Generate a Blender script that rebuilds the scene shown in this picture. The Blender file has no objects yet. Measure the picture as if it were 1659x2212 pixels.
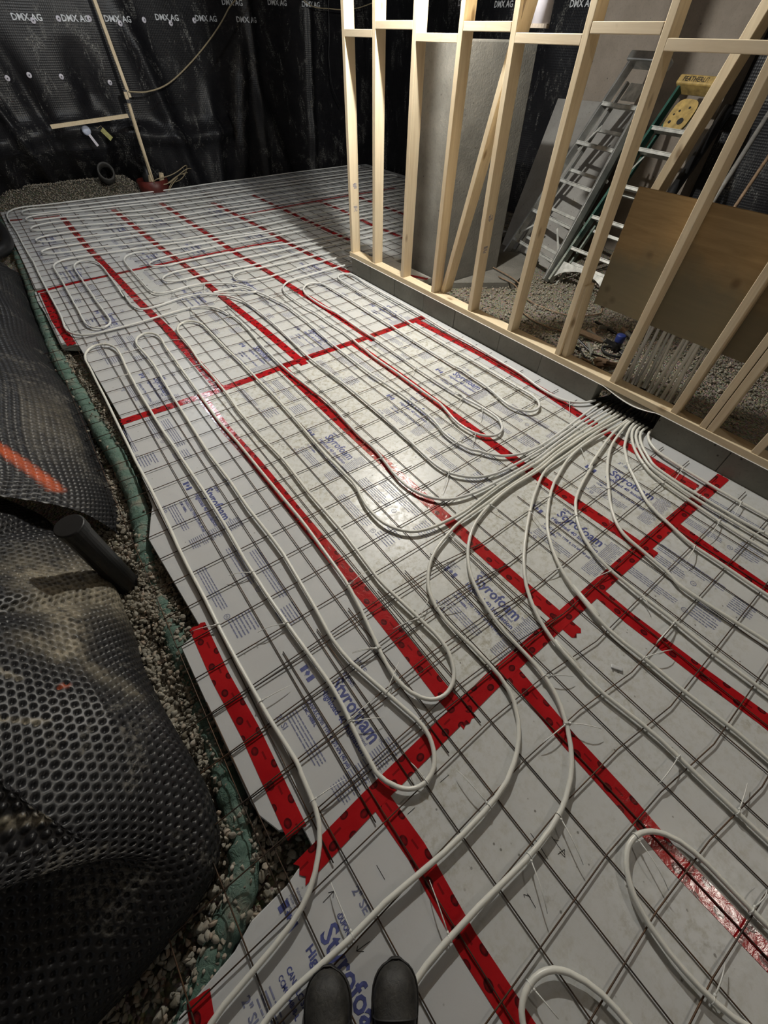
import bpy, bmesh, math, random
import numpy as np
from mathutils import Vector, Matrix
rnd = random.Random(7)
nrs = np.random.RandomState(11)
scene = bpy.context.scene
COL = scene.collection
# ------------------------------------------------------------------ camera
cam_d = bpy.data.cameras.new('camera'); cam = bpy.data.objects.new('camera', cam_d); COL.objects.link(cam)
cam_d.sensor_fit = 'HORIZONTAL'; cam_d.sensor_width = 36.0; cam_d.lens = 888.52 / 1659 * 36.0
cam_d.clip_start = 0.02
RC = Matrix(((0.79182775, -0.61047157, 0.01825617), (-0.45292373, -0.60700421, -0.65299769), (0.40971809, 0.50879303, -0.75713984)))
M = Matrix((RC[0], -RC[1], -RC[2])).transposed().to_4x4()
M.translation = Vector((-0.48179, -2.57815, 1.56525))
cam.matrix_world = M
scene.camera = cam
# ------------------------------------------------------------------ light
vs = scene.view_settings
scene.display_settings.display_device = 'sRGB'
vs.view_transform = 'Standard'; vs.look = 'None'; vs.gamma = 1.0; vs.use_curve_mapping = False
vs.exposure = 0.0
world = bpy.data.worlds.new('world'); scene.world = world; world.use_nodes = True
world.node_tree.nodes['Background'].inputs[0].default_value = (0.9, 0.95, 1.0, 1)
world.node_tree.nodes['Background'].inputs[1].default_value = 0.15
def lamp(name, loc, watts, col, rad):
    d = bpy.data.lights.new(name, 'POINT'); d.energy = watts; d.color = col; d.shadow_soft_size = rad
    o = bpy.data.objects.new(name, d); o.location = loc; COL.objects.link(o)
lamp('work_bulb_wall', (1.86, 0.15, 2.42), 255, (1.0, 0.995, 0.945), 0.035)
lamp('work_bulb_near', (1.35, -4.25, 2.42), 20, (1.0, 0.94, 0.84), 0.05)
lamp('work_bulb_far', (0.75, 3.5, 2.42), 48, (0.88, 0.94, 1.0), 0.05)

# ------------------------------------------------------------------ helpers
def prop(o, label=None, cat=None, group=None, kind=None):
    if label: o['label'] = label
    if cat: o['category'] = cat
    if group: o['group'] = group
    if kind: o['kind'] = kind
    return o
def link(name, me, mat=None, parent=None, smooth=False):
    if mat is not None:
        for m in (mat if isinstance(mat, (list, tuple)) else [mat]): me.materials.append(m)
    if smooth: me.polygons.foreach_set('use_smooth', [True] * len(me.polygons))
    o = bpy.data.objects.new(name, me); COL.objects.link(o)
    if parent is not None: o.parent = parent
    return o
def empty(name, loc=(0, 0, 0), rz=0.0):
    o = bpy.data.objects.new(name, None); o.location = loc; o.rotation_euler = (0, 0, rz); o.empty_display_size = 0.05
    COL.objects.link(o); return o
class MB:
    def __init__(s): s.v = []; s.f = []; s.uv = {}
    def add(s, vs_, fs, uvs=None):
        b = len(s.v); s.v += [tuple(map(float, p)) for p in vs_]
        for k, f in enumerate(fs):
            if uvs: s.uv[len(s.f)] = uvs[k]
            s.f.append(tuple(b + i for i in f))
        return s
    def hexa(s, p):       # 8 corners: 0-3 bottom ring, 4-7 top ring
        return s.add(p, [(3, 2, 1, 0), (4, 5, 6, 7), (0, 1, 5, 4), (1, 2, 6, 5), (2, 3, 7, 6), (3, 0, 4, 7)])
    def box(s, x0, x1, y0, y1, z0, z1):
        return s.hexa([(x0, y0, z0), (x1, y0, z0), (x1, y1, z0), (x0, y1, z0), (x0, y0, z1), (x1, y0, z1), (x1, y1, z1), (x0, y1, z1)])
    def beam(s, a, b, w, d, side):  # box from a to b; w along side, d along the third axis
        a, b, side = Vector(a), Vector(b), Vector(side)
        ax = (b - a).normalized(); side = (side - ax * side.dot(ax)).normalized(); t = ax.cross(side)
        r = []
        for c in (a, b):
            for su, sv in ((-1, -1), (1, -1), (1, 1), (-1, 1)): r.append(c + side * (w / 2 * su) + t * (d / 2 * sv))
        return s.hexa(r)
    def prism(s, poly, z0, z1):
        n = len(poly)
        return s.add([(x, y, z0) for x, y in poly] + [(x, y, z1) for x, y in poly],
                     [tuple(range(n - 1, -1, -1)), tuple(range(n, 2 * n))] + [(i, (i + 1) % n, n + (i + 1) % n, n + i) for i in range(n)])
    def tube(s, pts, r, n=8, cap=True, uvlen=False):
        P = np.array(pts, float); T = np.gradient(P, axis=0); T /= np.linalg.norm(T, axis=1)[:, None] + 1e-12
        up = np.array([0, 0, 1.0]) if abs(T[0][2]) < .9 else np.array([1.0, 0, 0])
        N = up - T[0] * up.dot(T[0]); N /= np.linalg.norm(N)
        vs_ = []
        rr = r if hasattr(r, '__len__') else [r] * len(P)
        ang = np.linspace(0, 2 * np.pi, n, endpoint=False)
        for i in range(len(P)):
            N = N - T[i] * N.dot(T[i]); N /= np.linalg.norm(N) + 1e-12; Bn = np.cross(T[i], N)
            for a in ang: vs_.append(P[i] + rr[i] * (np.cos(a) * N + np.sin(a) * Bn))
        fs = []
        for i in range(len(P) - 1):
            for k in range(n):
                fs.append((i * n + k, i * n + (k + 1) % n, (i + 1) * n + (k + 1) % n, (i + 1) * n + k))
        if cap: fs += [tuple(range(n - 1, -1, -1)), tuple(range((len(P) - 1) * n, len(P) * n))]
        return s.add(vs_, fs)
    def lathe(s, prof, c, n=24, axis=None):
        c = Vector(c); ax = Vector(axis or (0, 0, 1)).normalized()
        u = ax.orthogonal().normalized(); w = ax.cross(u)
        vs_ = [c + ax * h + (u * math.cos(2 * math.pi * k / n) + w * math.sin(2 * math.pi * k / n)) * r for r, h in prof for k in range(n)]
        fs = [(i * n + k, i * n + (k + 1) % n, (i + 1) * n + (k + 1) % n, (i + 1) * n + k) for i in range(len(prof) - 1) for k in range(n)]
        fs += [tuple(range(n - 1, -1, -1)), tuple(range((len(prof) - 1) * n, len(prof) * n))]
        return s.add(vs_, fs)
    def mesh(s, name):
        me = bpy.data.meshes.new(name); me.from_pydata(s.v, [], s.f); 
        if s.uv:
            l = me.uv_layers.new(name='uv')
            for p in me.polygons:
                if p.index in s.uv:
                    for li, u in zip(p.loop_indices, s.uv[p.index]): l.data[li].uv = u
        me.validate(); me.update(); return me
    def build(s, name, mat=None, parent=None, smooth=False): return link(name, s.mesh(name), mat, parent, smooth)
def bevel(o, w, seg=2):
    m = o.modifiers.new('bevel', 'BEVEL'); m.width = w; m.segments = seg; m.limit_method = 'ANGLE'; return o
def catmull(p, n=6):
    p = [np.array(a, float) for a in p]; q = [2 * p[0] - p[1]] + p + [2 * p[-1] - p[-2]]; o = []
    for i in range(1, len(q) - 2):
        a, b, c, d = q[i - 1:i + 3]
        for k in range(n):
            t = k / n; o.append(.5 * ((2 * b) + (c - a) * t + (2 * a - 5 * b + 4 * c - d) * t * t + (3 * b - a - 3 * c + d) * t ** 3))
    o.append(p[-1]); return o
def grid_mesh(name, V, nu, nv):   # V: (nu*nv,3) row-major u then v
    idx = np.arange(nu * nv).reshape(nu, nv)
    F = np.stack([idx[:-1, :-1], idx[1:, :-1], idx[1:, 1:], idx[:-1, 1:]], -1).reshape(-1, 4)
    me = bpy.data.meshes.new(name)
    me.vertices.add(len(V)); me.vertices.foreach_set('co', np.asarray(V, np.float32).ravel())
    me.loops.add(F.size); me.loops.foreach_set('vertex_index', F.ravel().astype(np.int32))
    me.polygons.add(len(F)); me.polygons.foreach_set('loop_start', (np.arange(len(F)) * 4).astype(np.int32))
    me.polygons.foreach_set('use_smooth', np.ones(len(F), bool))
    me.update(calc_edges=True); me.validate(); return me
def text_mesh(body, size, bold=0.0, shear=0.0, res=2):
    cu = bpy.data.curves.new('t', 'FONT'); cu.body = body; cu.size = size; cu.offset = bold; cu.shear = shear; cu.resolution_u = res
    o = bpy.data.objects.new('t', cu); COL.objects.link(o)
    dg = bpy.context.evaluated_depsgraph_get(); me = bpy.data.meshes.new_from_object(o.evaluated_get(dg))
    v = np.array([x.co[:] for x in me.vertices]).reshape(-1, 3); f = [tuple(p.vertices) for p in me.polygons]
    bpy.data.objects.remove(o); bpy.data.curves.remove(cu); bpy.data.meshes.remove(me)
    return v, f
TEXT_CACHE = {}
def text(body, size, bold=0.0, width=None):
    k = (body, size, bold)
    if k not in TEXT_CACHE: TEXT_CACHE[k] = text_mesh(body, size, bold)
    v, f = TEXT_CACHE[k]; v = v.copy()
    if width and len(v): v[:, 0] *= width / max(v[:, 0].max(), 1e-6)
    return v, f

# ------------------------------------------------------------------ materials
def mat(name, rough=0.6, spec=0.5, metal=0.0):
    m = bpy.data.materials.new(name); m.use_nodes = True; nt = m.node_tree; b = nt.nodes['Principled BSDF']
    b.inputs['Roughness'].default_value = rough; b.inputs['Specular IOR Level'].default_value = spec; b.inputs['Metallic'].default_value = metal
    return m, nt, b
def node(nt, t, **k):
    n = nt.nodes.new(t)
    for a, v in k.items():
        if a.startswith('i_'): n.inputs[a[2:].replace('_', ' ')].default_value = v
        else: setattr(n, a, v)
    return n
def coords(nt, scale=(1, 1, 1), kind='Object', rot=(0, 0, 0)):
    tc = node(nt, 'ShaderNodeTexCoord'); mp = node(nt, 'ShaderNodeMapping'); mp.inputs['Scale'].default_value = scale; mp.inputs['Rotation'].default_value = rot
    nt.links.new(tc.outputs[kind], mp.inputs[0]); return mp.outputs[0]
def noise(nt, vec, scale, detail=4, rough=.55, dist=0):
    n = node(nt, 'ShaderNodeTexNoise'); n.inputs['Scale'].default_value = scale; n.inputs['Detail'].default_value = detail; n.inputs['Roughness'].default_value = rough; n.inputs['Distortion'].default_value = dist
    nt.links.new(vec, n.inputs['Vector']); return n.outputs['Fac']
def ramp(nt, fac, stops):
    r = node(nt, 'ShaderNodeValToRGB'); e = r.color_ramp.elements
    while len(e) < len(stops): e.new(0.5)
    for k, (p, c) in enumerate(stops): e[k].position = p; e[k].color = (*c, 1) if len(c) == 3 else c
    nt.links.new(fac, r.inputs[0]); return r.outputs[0]
def mix(nt, fac, a, b, blend='MIX'):
    m = node(nt, 'ShaderNodeMix', data_type='RGBA', blend_type=blend)
    for s, v in ((0, fac), (6, a), (7, b)):
        if hasattr(v, 'is_output'): nt.links.new(v, m.inputs[s])
        else: m.inputs[s].default_value = v if s == 0 else ((*v, 1) if len(v) == 3 else v)
    return m.outputs[2]
def math_(nt, op, a, b=None, c=None):
    m = node(nt, 'ShaderNodeMath', operation=op)
    for s, v in enumerate((a, b, c)):
        if v is None: continue
        if hasattr(v, 'is_output'): nt.links.new(v, m.inputs[s])
        else: m.inputs[s].default_value = v
    return m.outputs[0]
def bump(nt, b, h, strength=.3, dist=.01):
    n = node(nt, 'ShaderNodeBump'); n.inputs['Strength'].default_value = strength; n.inputs['Distance'].default_value = dist
    nt.links.new(h, n.inputs['Height']); nt.links.new(n.outputs[0], b.inputs['Normal'])
def plain(name, c, rough=.6, spec=.5, metal=0, var=.12, scale=30, bmp=0):
    m, nt, b = mat(name, rough, spec, metal); v = coords(nt)
    f = noise(nt, v, scale); lo = tuple(x * (1 - var) for x in c); hi = tuple(min(1, x * (1 + var)) for x in c)
    nt.links.new(ramp(nt, f, [(.3, lo), (.7, hi)]), b.inputs['Base Color'])
    if bmp: bump(nt, b, f, bmp, .004)
    return m
def foam_mat(name, dirt, base):
    m, nt, b = mat(name, .38, .5); v = coords(nt)
    n1 = noise(nt, v, 3.2, 6, .62); n2 = noise(nt, v, 34, 6, .75); n3 = noise(nt, v, 9, 5, .6, .6)
    c = ramp(nt, n1, [(.3, tuple(x * .95 for x in base)), (.7, base)])
    # mud scuffs: broad patches broken by fine grain
    patch = ramp(nt, n1, [(.62 - .34 * dirt, (0, 0, 0)), (.84 - .26 * dirt, (1, 1, 1))])
    grain = ramp(nt, n2, [(.46, (0, 0, 0)), (.64, (1, 1, 1))])
    sm = math_(nt, 'MULTIPLY', patch, grain); sm = math_(nt, 'MULTIPLY', sm, .85 * dirt + .10)
    c = mix(nt, sm, c, (.40, .38, .29))
    sm2 = ramp(nt, n3, [(.60, (0, 0, 0)), (.72, (1, 1, 1))]); sm2 = math_(nt, 'MULTIPLY', math_(nt, 'MULTIPLY', sm2, grain), .55 * dirt + .06)
    c = mix(nt, sm2, c, (.20, .18, .14))
    vo = node(nt, 'ShaderNodeTexVoronoi'); vo.inputs['Scale'].default_value = 26; nt.links.new(v, vo.inputs['Vector'])
    sp = ramp(nt, vo.outputs['Distance'], [(.075, (1, 1, 1)), (.11, (0, 0, 0))]); keep = ramp(nt, noise(nt, v, 11, 2), [(.50, (0, 0, 0)), (.55, (1, 1, 1))])
    sp = math_(nt, 'MULTIPLY', math_(nt, 'MULTIPLY', sp, keep), .35 + .5 * dirt)
    c = mix(nt, sp, c, (.09, .08, .06))
    nt.links.new(c, b.inputs['Base Color'])
    nt.links.new(ramp(nt, n2, [(.3, (.28,) * 3), (.7, (.46,) * 3)]), b.inputs['Roughness'])
    bump(nt, b, n3, .12, .01)
    return m
FOAM_CLEAN = foam_mat('foam_clean', .18, (.60, .61, .615))
FOAM_MID = foam_mat('foam_mid', .72, (.63, .64, .63))
FOAM_DIRTY = foam_mat('foam_dirty', 1.0, (.70, .71, .685))
INK = plain('blue_ink', (.085, .10, .27), .5, var=.35, scale=60)
INK_GREY = plain('grey_ink', (.20, .215, .33), .5, var=.3, scale=60)
def tape_mat():
    m, nt, b = mat('red_tape', .16, .6)
    uv = node(nt, 'ShaderNodeUVMap'); sep = node(nt, 'ShaderNodeSeparateXYZ'); nt.links.new(uv.outputs[0], sep.inputs[0])
    U, V = sep.outputs[0], sep.outputs[1]
    def ovals(off, vc, per, ru, rv):
        a = math_(nt, 'FRACT', math_(nt, 'ADD', math_(nt, 'DIVIDE', U, per), off)); a = math_(nt, 'MULTIPLY', math_(nt, 'SUBTRACT', a, .5), per / ru)
        c = math_(nt, 'DIVIDE', math_(nt, 'SUBTRACT', V, vc), rv)
        return math_(nt, 'SQRT', math_(nt, 'ADD', math_(nt, 'MULTIPLY', a, a), math_(nt, 'MULTIPLY', c, c)))
    v = coords(nt); n = noise(nt, v, 55, 3); n2 = noise(nt, v, 7, 4)
    col = ramp(nt, n2, [(.3, (.34, .006, .010)), (.7, (.47, .014, .018))])
    for off, vc, per, ru, rv in ((0, .30, .118, .0155, .20), (.42, .90, .118, .0145, .17), (.5, .02, .236, .013, .15)):
        d = ovals(off, vc, per, ru, rv)
        ring = ramp(nt, d, [(.0, (.55,) * 3), (.45, (.75,) * 3), (.62, (.9,) * 3), (.86, (.95,) * 3), (1.0, (0, 0, 0))])
        ring.node.color_ramp.interpolation = 'LINEAR'
        ring = math_(nt, 'MULTIPLY', ring, ramp(nt, n, [(.2, (.6,) * 3), (.5, (1, 1, 1))]))
        col = mix(nt, ring, col, (.035, .006, .008))
    # printed thin lines between the ovals
    a = math_(nt, 'FRACT', math_(nt, 'DIVIDE', U, .118)); seg = math_(nt, 'MULTIPLY', math_(nt, 'GREATER_THAN', a, .62), math_(nt, 'LESS_THAN', a, .86))
    ln = math_(nt, 'MULTIPLY', seg, math_(nt, 'LESS_THAN', math_(nt, 'ABSOLUTE', math_(nt, 'SUBTRACT', V, .62)), .05))
    col = mix(nt, math_(nt, 'MULTIPLY', ln, .7), col, (.12, .006, .008))
    nt.links.new(col, b.inputs['Base Color'])
    cv = coords(nt, (1, 1, 1)); w = noise(nt, cv, 38, 4, .6, .8)
    bump(nt, b, w, .22, .005); return m
TAPE = tape_mat()
def wood_mat(name, lo, hi, axis, knots=True):
    sc = [22, 22, 22]; sc[axis] = 1.3
    m, nt, b = mat(name, .62, .3); v = coords(nt, tuple(sc)); v2 = coords(nt)
    g = noise(nt, v, 1.6, 5, .6, 1.2); big = noise(nt, v2, 2.5, 3)
    c = mix(nt, .35, ramp(nt, g, [(.3, lo), (.7, hi)]), ramp(nt, big, [(.3, lo), (.7, hi)]))
    if knots:
        ks = [7, 7, 7]; ks[axis] = 3.2
        vk = coords(nt, tuple(ks)); vo = node(nt, 'ShaderNodeTexVoronoi'); vo.inputs['Scale'].default_value = 1.0; nt.links.new(vk, vo.inputs['Vector'])
        k = ramp(nt, vo.outputs['Distance'], [(.05, (1, 1, 1)), (.13, (0, 0, 0))])
        c = mix(nt, math_(nt, 'MULTIPLY', k, .7), c, (.20, .105, .035))
        st = ramp(nt, noise(nt, v2, 9, 4, .7), [(.64, (0, 0, 0)), (.78, (1, 1, 1))]); c = mix(nt, math_(nt, 'MULTIPLY', st, .35), c, (.30, .22, .13))
    nt.links.new(c, b.inputs['Base Color']); bump(nt, b, g, .12, .002); return m
STUD = wood_mat('spruce_stud', (.63, .50, .325), (.82, .70, .50), 2)
NOG = wood_mat('spruce_noggin', (.62, .50, .34), (.80, .69, .51), 1)
PLATE = wood_mat('spruce_plate', (.60, .48, .31), (.80, .68, .48), 1)
def ply_mat():
    m, nt, b = mat('weathered_plywood', .7, .25); v = coords(nt, (1, 1.4, 16)); v2 = coords(nt)
    g = noise(nt, v, 2.5, 5, .6, .6); big = noise(nt, v2, 2.6, 5, .6)
    c = ramp(nt, g, [(.3, (.33, .225, .11)), (.7, (.45, .32, .165))])
    sep = node(nt, 'ShaderNodeSeparateXYZ'); tc = node(nt, 'ShaderNodeTexCoord'); nt.links.new(tc.outputs['Object'], sep.inputs[0])
    # grey water stain rising from the lower edge of the sheet, with a ragged top
    wet = math_(nt, 'ADD', math_(nt, 'MULTIPLY', sep.outputs[2], -5.5), math_(nt, 'MULTIPLY', big, 3.4)); wet = math_(nt, 'ADD', wet, .25)
    wet.node.use_clamp = True
    c = mix(nt, math_(nt, 'MULTIPLY', wet, .8), c, (.20, .185, .13))
    vo = node(nt, 'ShaderNodeTexVoronoi'); vo.inputs['Scale'].default_value = 5.2; nt.links.new(v2, vo.inputs['Vector'])
    k = ramp(nt, vo.outputs['Distance'], [(.07, (1, 1, 1)), (.16, (0, 0, 0))]); c = mix(nt, math_(nt, 'MULTIPLY', k, .6), c, (.09, .05, .025))
    nt.links.new(c, b.inputs['Base Color']); return m
PLY = ply_mat()
def concrete_mat(name, lo, hi, sc=3, bm=.25):
    m, nt, b = mat(name, .85, .25); v = coords(nt)
    n1 = noise(nt, v, sc, 7, .65); n2 = noise(nt, v, 60, 3)
    c = ramp(nt, n1, [(.3, lo), (.7, hi)]); c = mix(nt, ramp(nt, n2, [(.55, (0, 0, 0)), (.75, (.35,) * 3)]), c, tuple(x * .6 for x in lo))
    vo = node(nt, 'ShaderNodeTexVoronoi'); vo.inputs['Scale'].default_value = 14; nt.links.new(v, vo.inputs['Vector'])
    pit = ramp(nt, vo.outputs['Distance'], [(.05, (1, 1, 1)), (.10, (0, 0, 0))]); keep = ramp(nt, noise(nt, v, 7, 2), [(.52, (0, 0, 0)), (.56, (1, 1, 1))])
    pit = math_(nt, 'MULTIPLY', pit, keep); c = mix(nt, math_(nt, 'MULTIPLY', pit, .8), c, (.03, .028, .024))
    nt.links.new(c, b.inputs['Base Color']); bump(nt, b, n2, bm, .006); return m
CONC = concrete_mat('grey_concrete', (.12, .115, .10), (.215, .205, .18), 3, .5)
CONC_BLOCK = concrete_mat('block_concrete', (.17, .165, .14), (.235, .228, .195), 5)
CONC_WALL = concrete_mat('brown_concrete', (.19, .16, .13), (.29, .25, .21), 2)
def gravel_mat(name, lo, hi, sc):
    m, nt, b = mat(name, .85, .3); v = coords(nt)
    vo = node(nt, 'ShaderNodeTexVoronoi'); vo.inputs['Scale'].default_value = sc; nt.links.new(v, vo.inputs['Vector'])
    c = mix(nt, .75, ramp(nt, noise(nt, v, 5, 3), [(.3, lo), (.7, hi)]), vo.outputs['Color'], 'MULTIPLY')
    c = mix(nt, .5, c, mix(nt, .5, lo, hi))
    nt.links.new(c, b.inputs['Base Color'])
    h = math_(nt, 'SUBTRACT', 1.0, vo.outputs['Distance']); bump(nt, b, h, .9, .02); return m
GRAVEL = gravel_mat('gravel_ground', (.24, .21, .16), (.42, .38, .30), 75)
SAND = gravel_mat('dark_sand', (.10, .092, .07), (.17, .155, .12), 75)
def stone_mat():
    m, nt, b = mat('crushed_stone', .8, .35); v = coords(nt)
    at = node(nt, 'ShaderNodeAttribute', attribute_name='tone')
    c = ramp(nt, at.outputs['Fac'], [(0, (.17, .15, .11)), (.3, (.30, .275, .225)), (.7, (.42, .395, .335)), (.9, (.46, .36, .28)), (1, (.60, .58, .52))])
    c = mix(nt, .35, c, ramp(nt, noise(nt, v, 180, 3), [(.3, (.12, .11, .09)), (.7, (.6, .57, .48))]), 'MULTIPLY')
    nt.links.new(c, b.inputs['Base Color']); bump(nt, b, noise(nt, v, 220, 3), .3, .002); return m
STONE = stone_mat()
def membrane_mat(name, ribs):
    m, nt, b = mat(name, .34, .32); v = coords(nt)
    at = node(nt, 'ShaderNodeAttribute', attribute_name='paint')  # rgb = orange paint, dried clay, unused
    sep = node(nt, 'ShaderNodeSeparateColor'); nt.links.new(at.outputs['Color'], sep.inputs[0])
    n = noise(nt, v, 6, 6, .68); n2 = noise(nt, v, 70, 4, .7); n3 = noise(nt, coords(nt, (1, 1, .45)), 5.5, 7, .75, .8)
    c = ramp(nt, n, [(.3, (.007, .007, .009)), (.7, (.014, .014, .016))] if ribs else [(.3, (.011, .011, .013)), (.7, (.021, .021, .022))])
    d = math_(nt, 'MULTIPLY', ramp(nt, n3, [(.535, (0, 0, 0)), (.61, (1, 1, 1))]), ramp(nt, n2, [(.45, (0, 0, 0)), (.62, (1, 1, 1))]))
    if ribs:   # dust sits on the dimple tops
        vd = node(nt, 'ShaderNodeTexVoronoi'); vd.inputs['Scale'].default_value = 1; vd.inputs['Randomness'].default_value = 0; nt.links.new(coords(nt, (48, 48, 48)), vd.inputs['Vector'])
        d = math_(nt, 'MULTIPLY', d, ramp(nt, vd.outputs['Distance'], [(.30, (1, 1, 1)), (.55, (.25,) * 3)]))
    c = mix(nt, math_(nt, 'MULTIPLY', d, .85 if ribs else .45), c, (.34, .335, .31) if ribs else (.25, .235, .20))
    clay = math_(nt, 'MULTIPLY', sep.outputs[1], ramp(nt, noise(nt, v, 25, 5, .7), [(.34, (.15,) * 3), (.62, (1, 1, 1))]))
    c = mix(nt, clay, c, (.30, .265, .195))
    c = mix(nt, sep.outputs[0], c, (.46, .085, .025))
    nt.links.new(c, b.inputs['Base Color'])
    nt.links.new(ramp(nt, d, [(0, (.40,) * 3), (1, (.75,) * 3)]), b.inputs['Roughness'])
    if ribs:
        vo = node(nt, 'ShaderNodeTexVoronoi'); vo.inputs['Scale'].default_value = 1; vo.inputs['Randomness'].default_value = 0
        vv = coords(nt, (48, 48, 48)); nt.links.new(vv, vo.inputs['Vector'])
        bump(nt, b, vo.outputs['Distance'], .28, .010)
    return m
MEMBRANE = membrane_mat('dimpled_black_plastic', False)
MEMBRANE_RIB = membrane_mat('wall_membrane_plastic', True)
WHITE_PRINT = plain('white_print', (.60, .62, .64), .6, var=.3, scale=35)
PEX = plain('white_pex', (.76, .755, .69), .33, .5, var=.05, scale=8)
PEX_B = plain('cool_white_pex', (.75, .755, .73), .33, .5, var=.05, scale=8)
NYLON = plain('white_nylon', (.78, .78, .74), .35, var=.05)
def wire_mat():
    m, nt, b = mat('rusty_wire', .55, .5, .5); v = coords(nt)
    nt.links.new(ramp(nt, noise(nt, v, 6, 5, .7), [(.35, (.045, .04, .036)), (.6, (.10, .055, .03)), (.75, (.17, .08, .035))]), b.inputs['Base Color']); return m
WIRE = wire_mat()
ALU = plain('dull_aluminium', (.42, .42, .40), .42, .5, .75, var=.25, scale=14)
ALU_DIRTY = plain('dusty_aluminium', (.50, .50, .47), .55, .5, .4, var=.3, scale=20)
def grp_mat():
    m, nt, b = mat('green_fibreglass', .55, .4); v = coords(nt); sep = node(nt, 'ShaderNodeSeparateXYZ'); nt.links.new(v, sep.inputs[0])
    n = noise(nt, v, 12, 4, .65); lit_low = math_(nt, 'ADD', math_(nt, 'MULTIPLY', sep.outputs[2], -1.4), math_(nt, 'MULTIPLY', n, 1.6)); lit_low.node.use_clamp = True   # light on the rail flanges painted in: paler grey towards the lower half
    nt.links.new(mix(nt, lit_low, ramp(nt, n, [(.3, (.012, .05, .04)), (.7, (.03, .10, .075))]), (.36, .36, .32)), b.inputs['Base Color']); return m
GREEN_GRP = grp_mat()
YELLOW = plain('worn_yellow_plastic', (.36, .25, .085), .6, var=.35, scale=22)
BLACK_PL = plain('black_plastic', (.014, .014, .015), .42, var=.3)
BLACK_RUB = plain('matt_black', (.01, .01, .01), .7, var=.3)
def sock_mat():
    m, nt, b = mat('green_filter_sock', .9, .2); v = coords(nt)
    c = ramp(nt, noise(nt, v, 9, 5, .65), [(.32, (.075, .135, .105)), (.52, (.13, .20, .165)), (.66, (.20, .205, .165)), (.8, (.25, .225, .17))])
    nt.links.new(c, b.inputs['Base Color']); bump(nt, b, noise(nt, coords(nt, (1, 1, 1)), 40, 4, .6, 1.0), .8, .012); return m
SOCK = sock_mat()
RUST_RED = plain('rusty_red_plastic', (.10, .016, .012), .45, var=.4, scale=12)
CORD = plain('tan_cord', (.33, .27, .17), .6, var=.2)
CORD_BRN = plain('brown_cord', (.24, .16, .10), .6, var=.3)
BLUE_PL = plain('blue_cap_plastic', (.02, .035, .16), .4, var=.2)
WHITE_PL = plain('bluish_white_plastic', (.5, .55, .68), .45, var=.15)
YEL_TAG = plain('faded_yellow_tag', (.34, .33, .12), .7, var=.3)
PVC = plain('white_pipe_plastic', (.62, .60, .66), .4, var=.05)
GREY_BOARD = concrete_mat('grey_board', (.22, .21, .195), (.33, .32, .30), 2, .1)
def leather_mat(name, lo, hi):
    m, nt, b = mat(name, .58, .4); v = coords(nt); n = noise(nt, v, 28, 6, .7)
    nt.links.new(ramp(nt, n, [(.36, lo), (.58, hi), (.72, tuple(x * 2.2 for x in hi))]), b.inputs['Base Color']); bump(nt, b, noise(nt, v, 60, 4, .6, .8), .35, .004); return m
LEATHER = leather_mat('black_boot_leather', (.008, .008, .009), (.015, .015, .016))
TOE = leather_mat('dusty_toe_leather', (.014, .0135, .012), (.034, .032, .028))
RUBBER = plain('black_rubber', (.018, .017, .016), .65, var=.4, scale=25)
GASKET = plain('white_sill_foam', (.75, .75, .72), .6, var=.05)
GREY_METAL = plain('grey_conduit', (.30, .29, .27), .5, .5, .3, var=.2)

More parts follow.
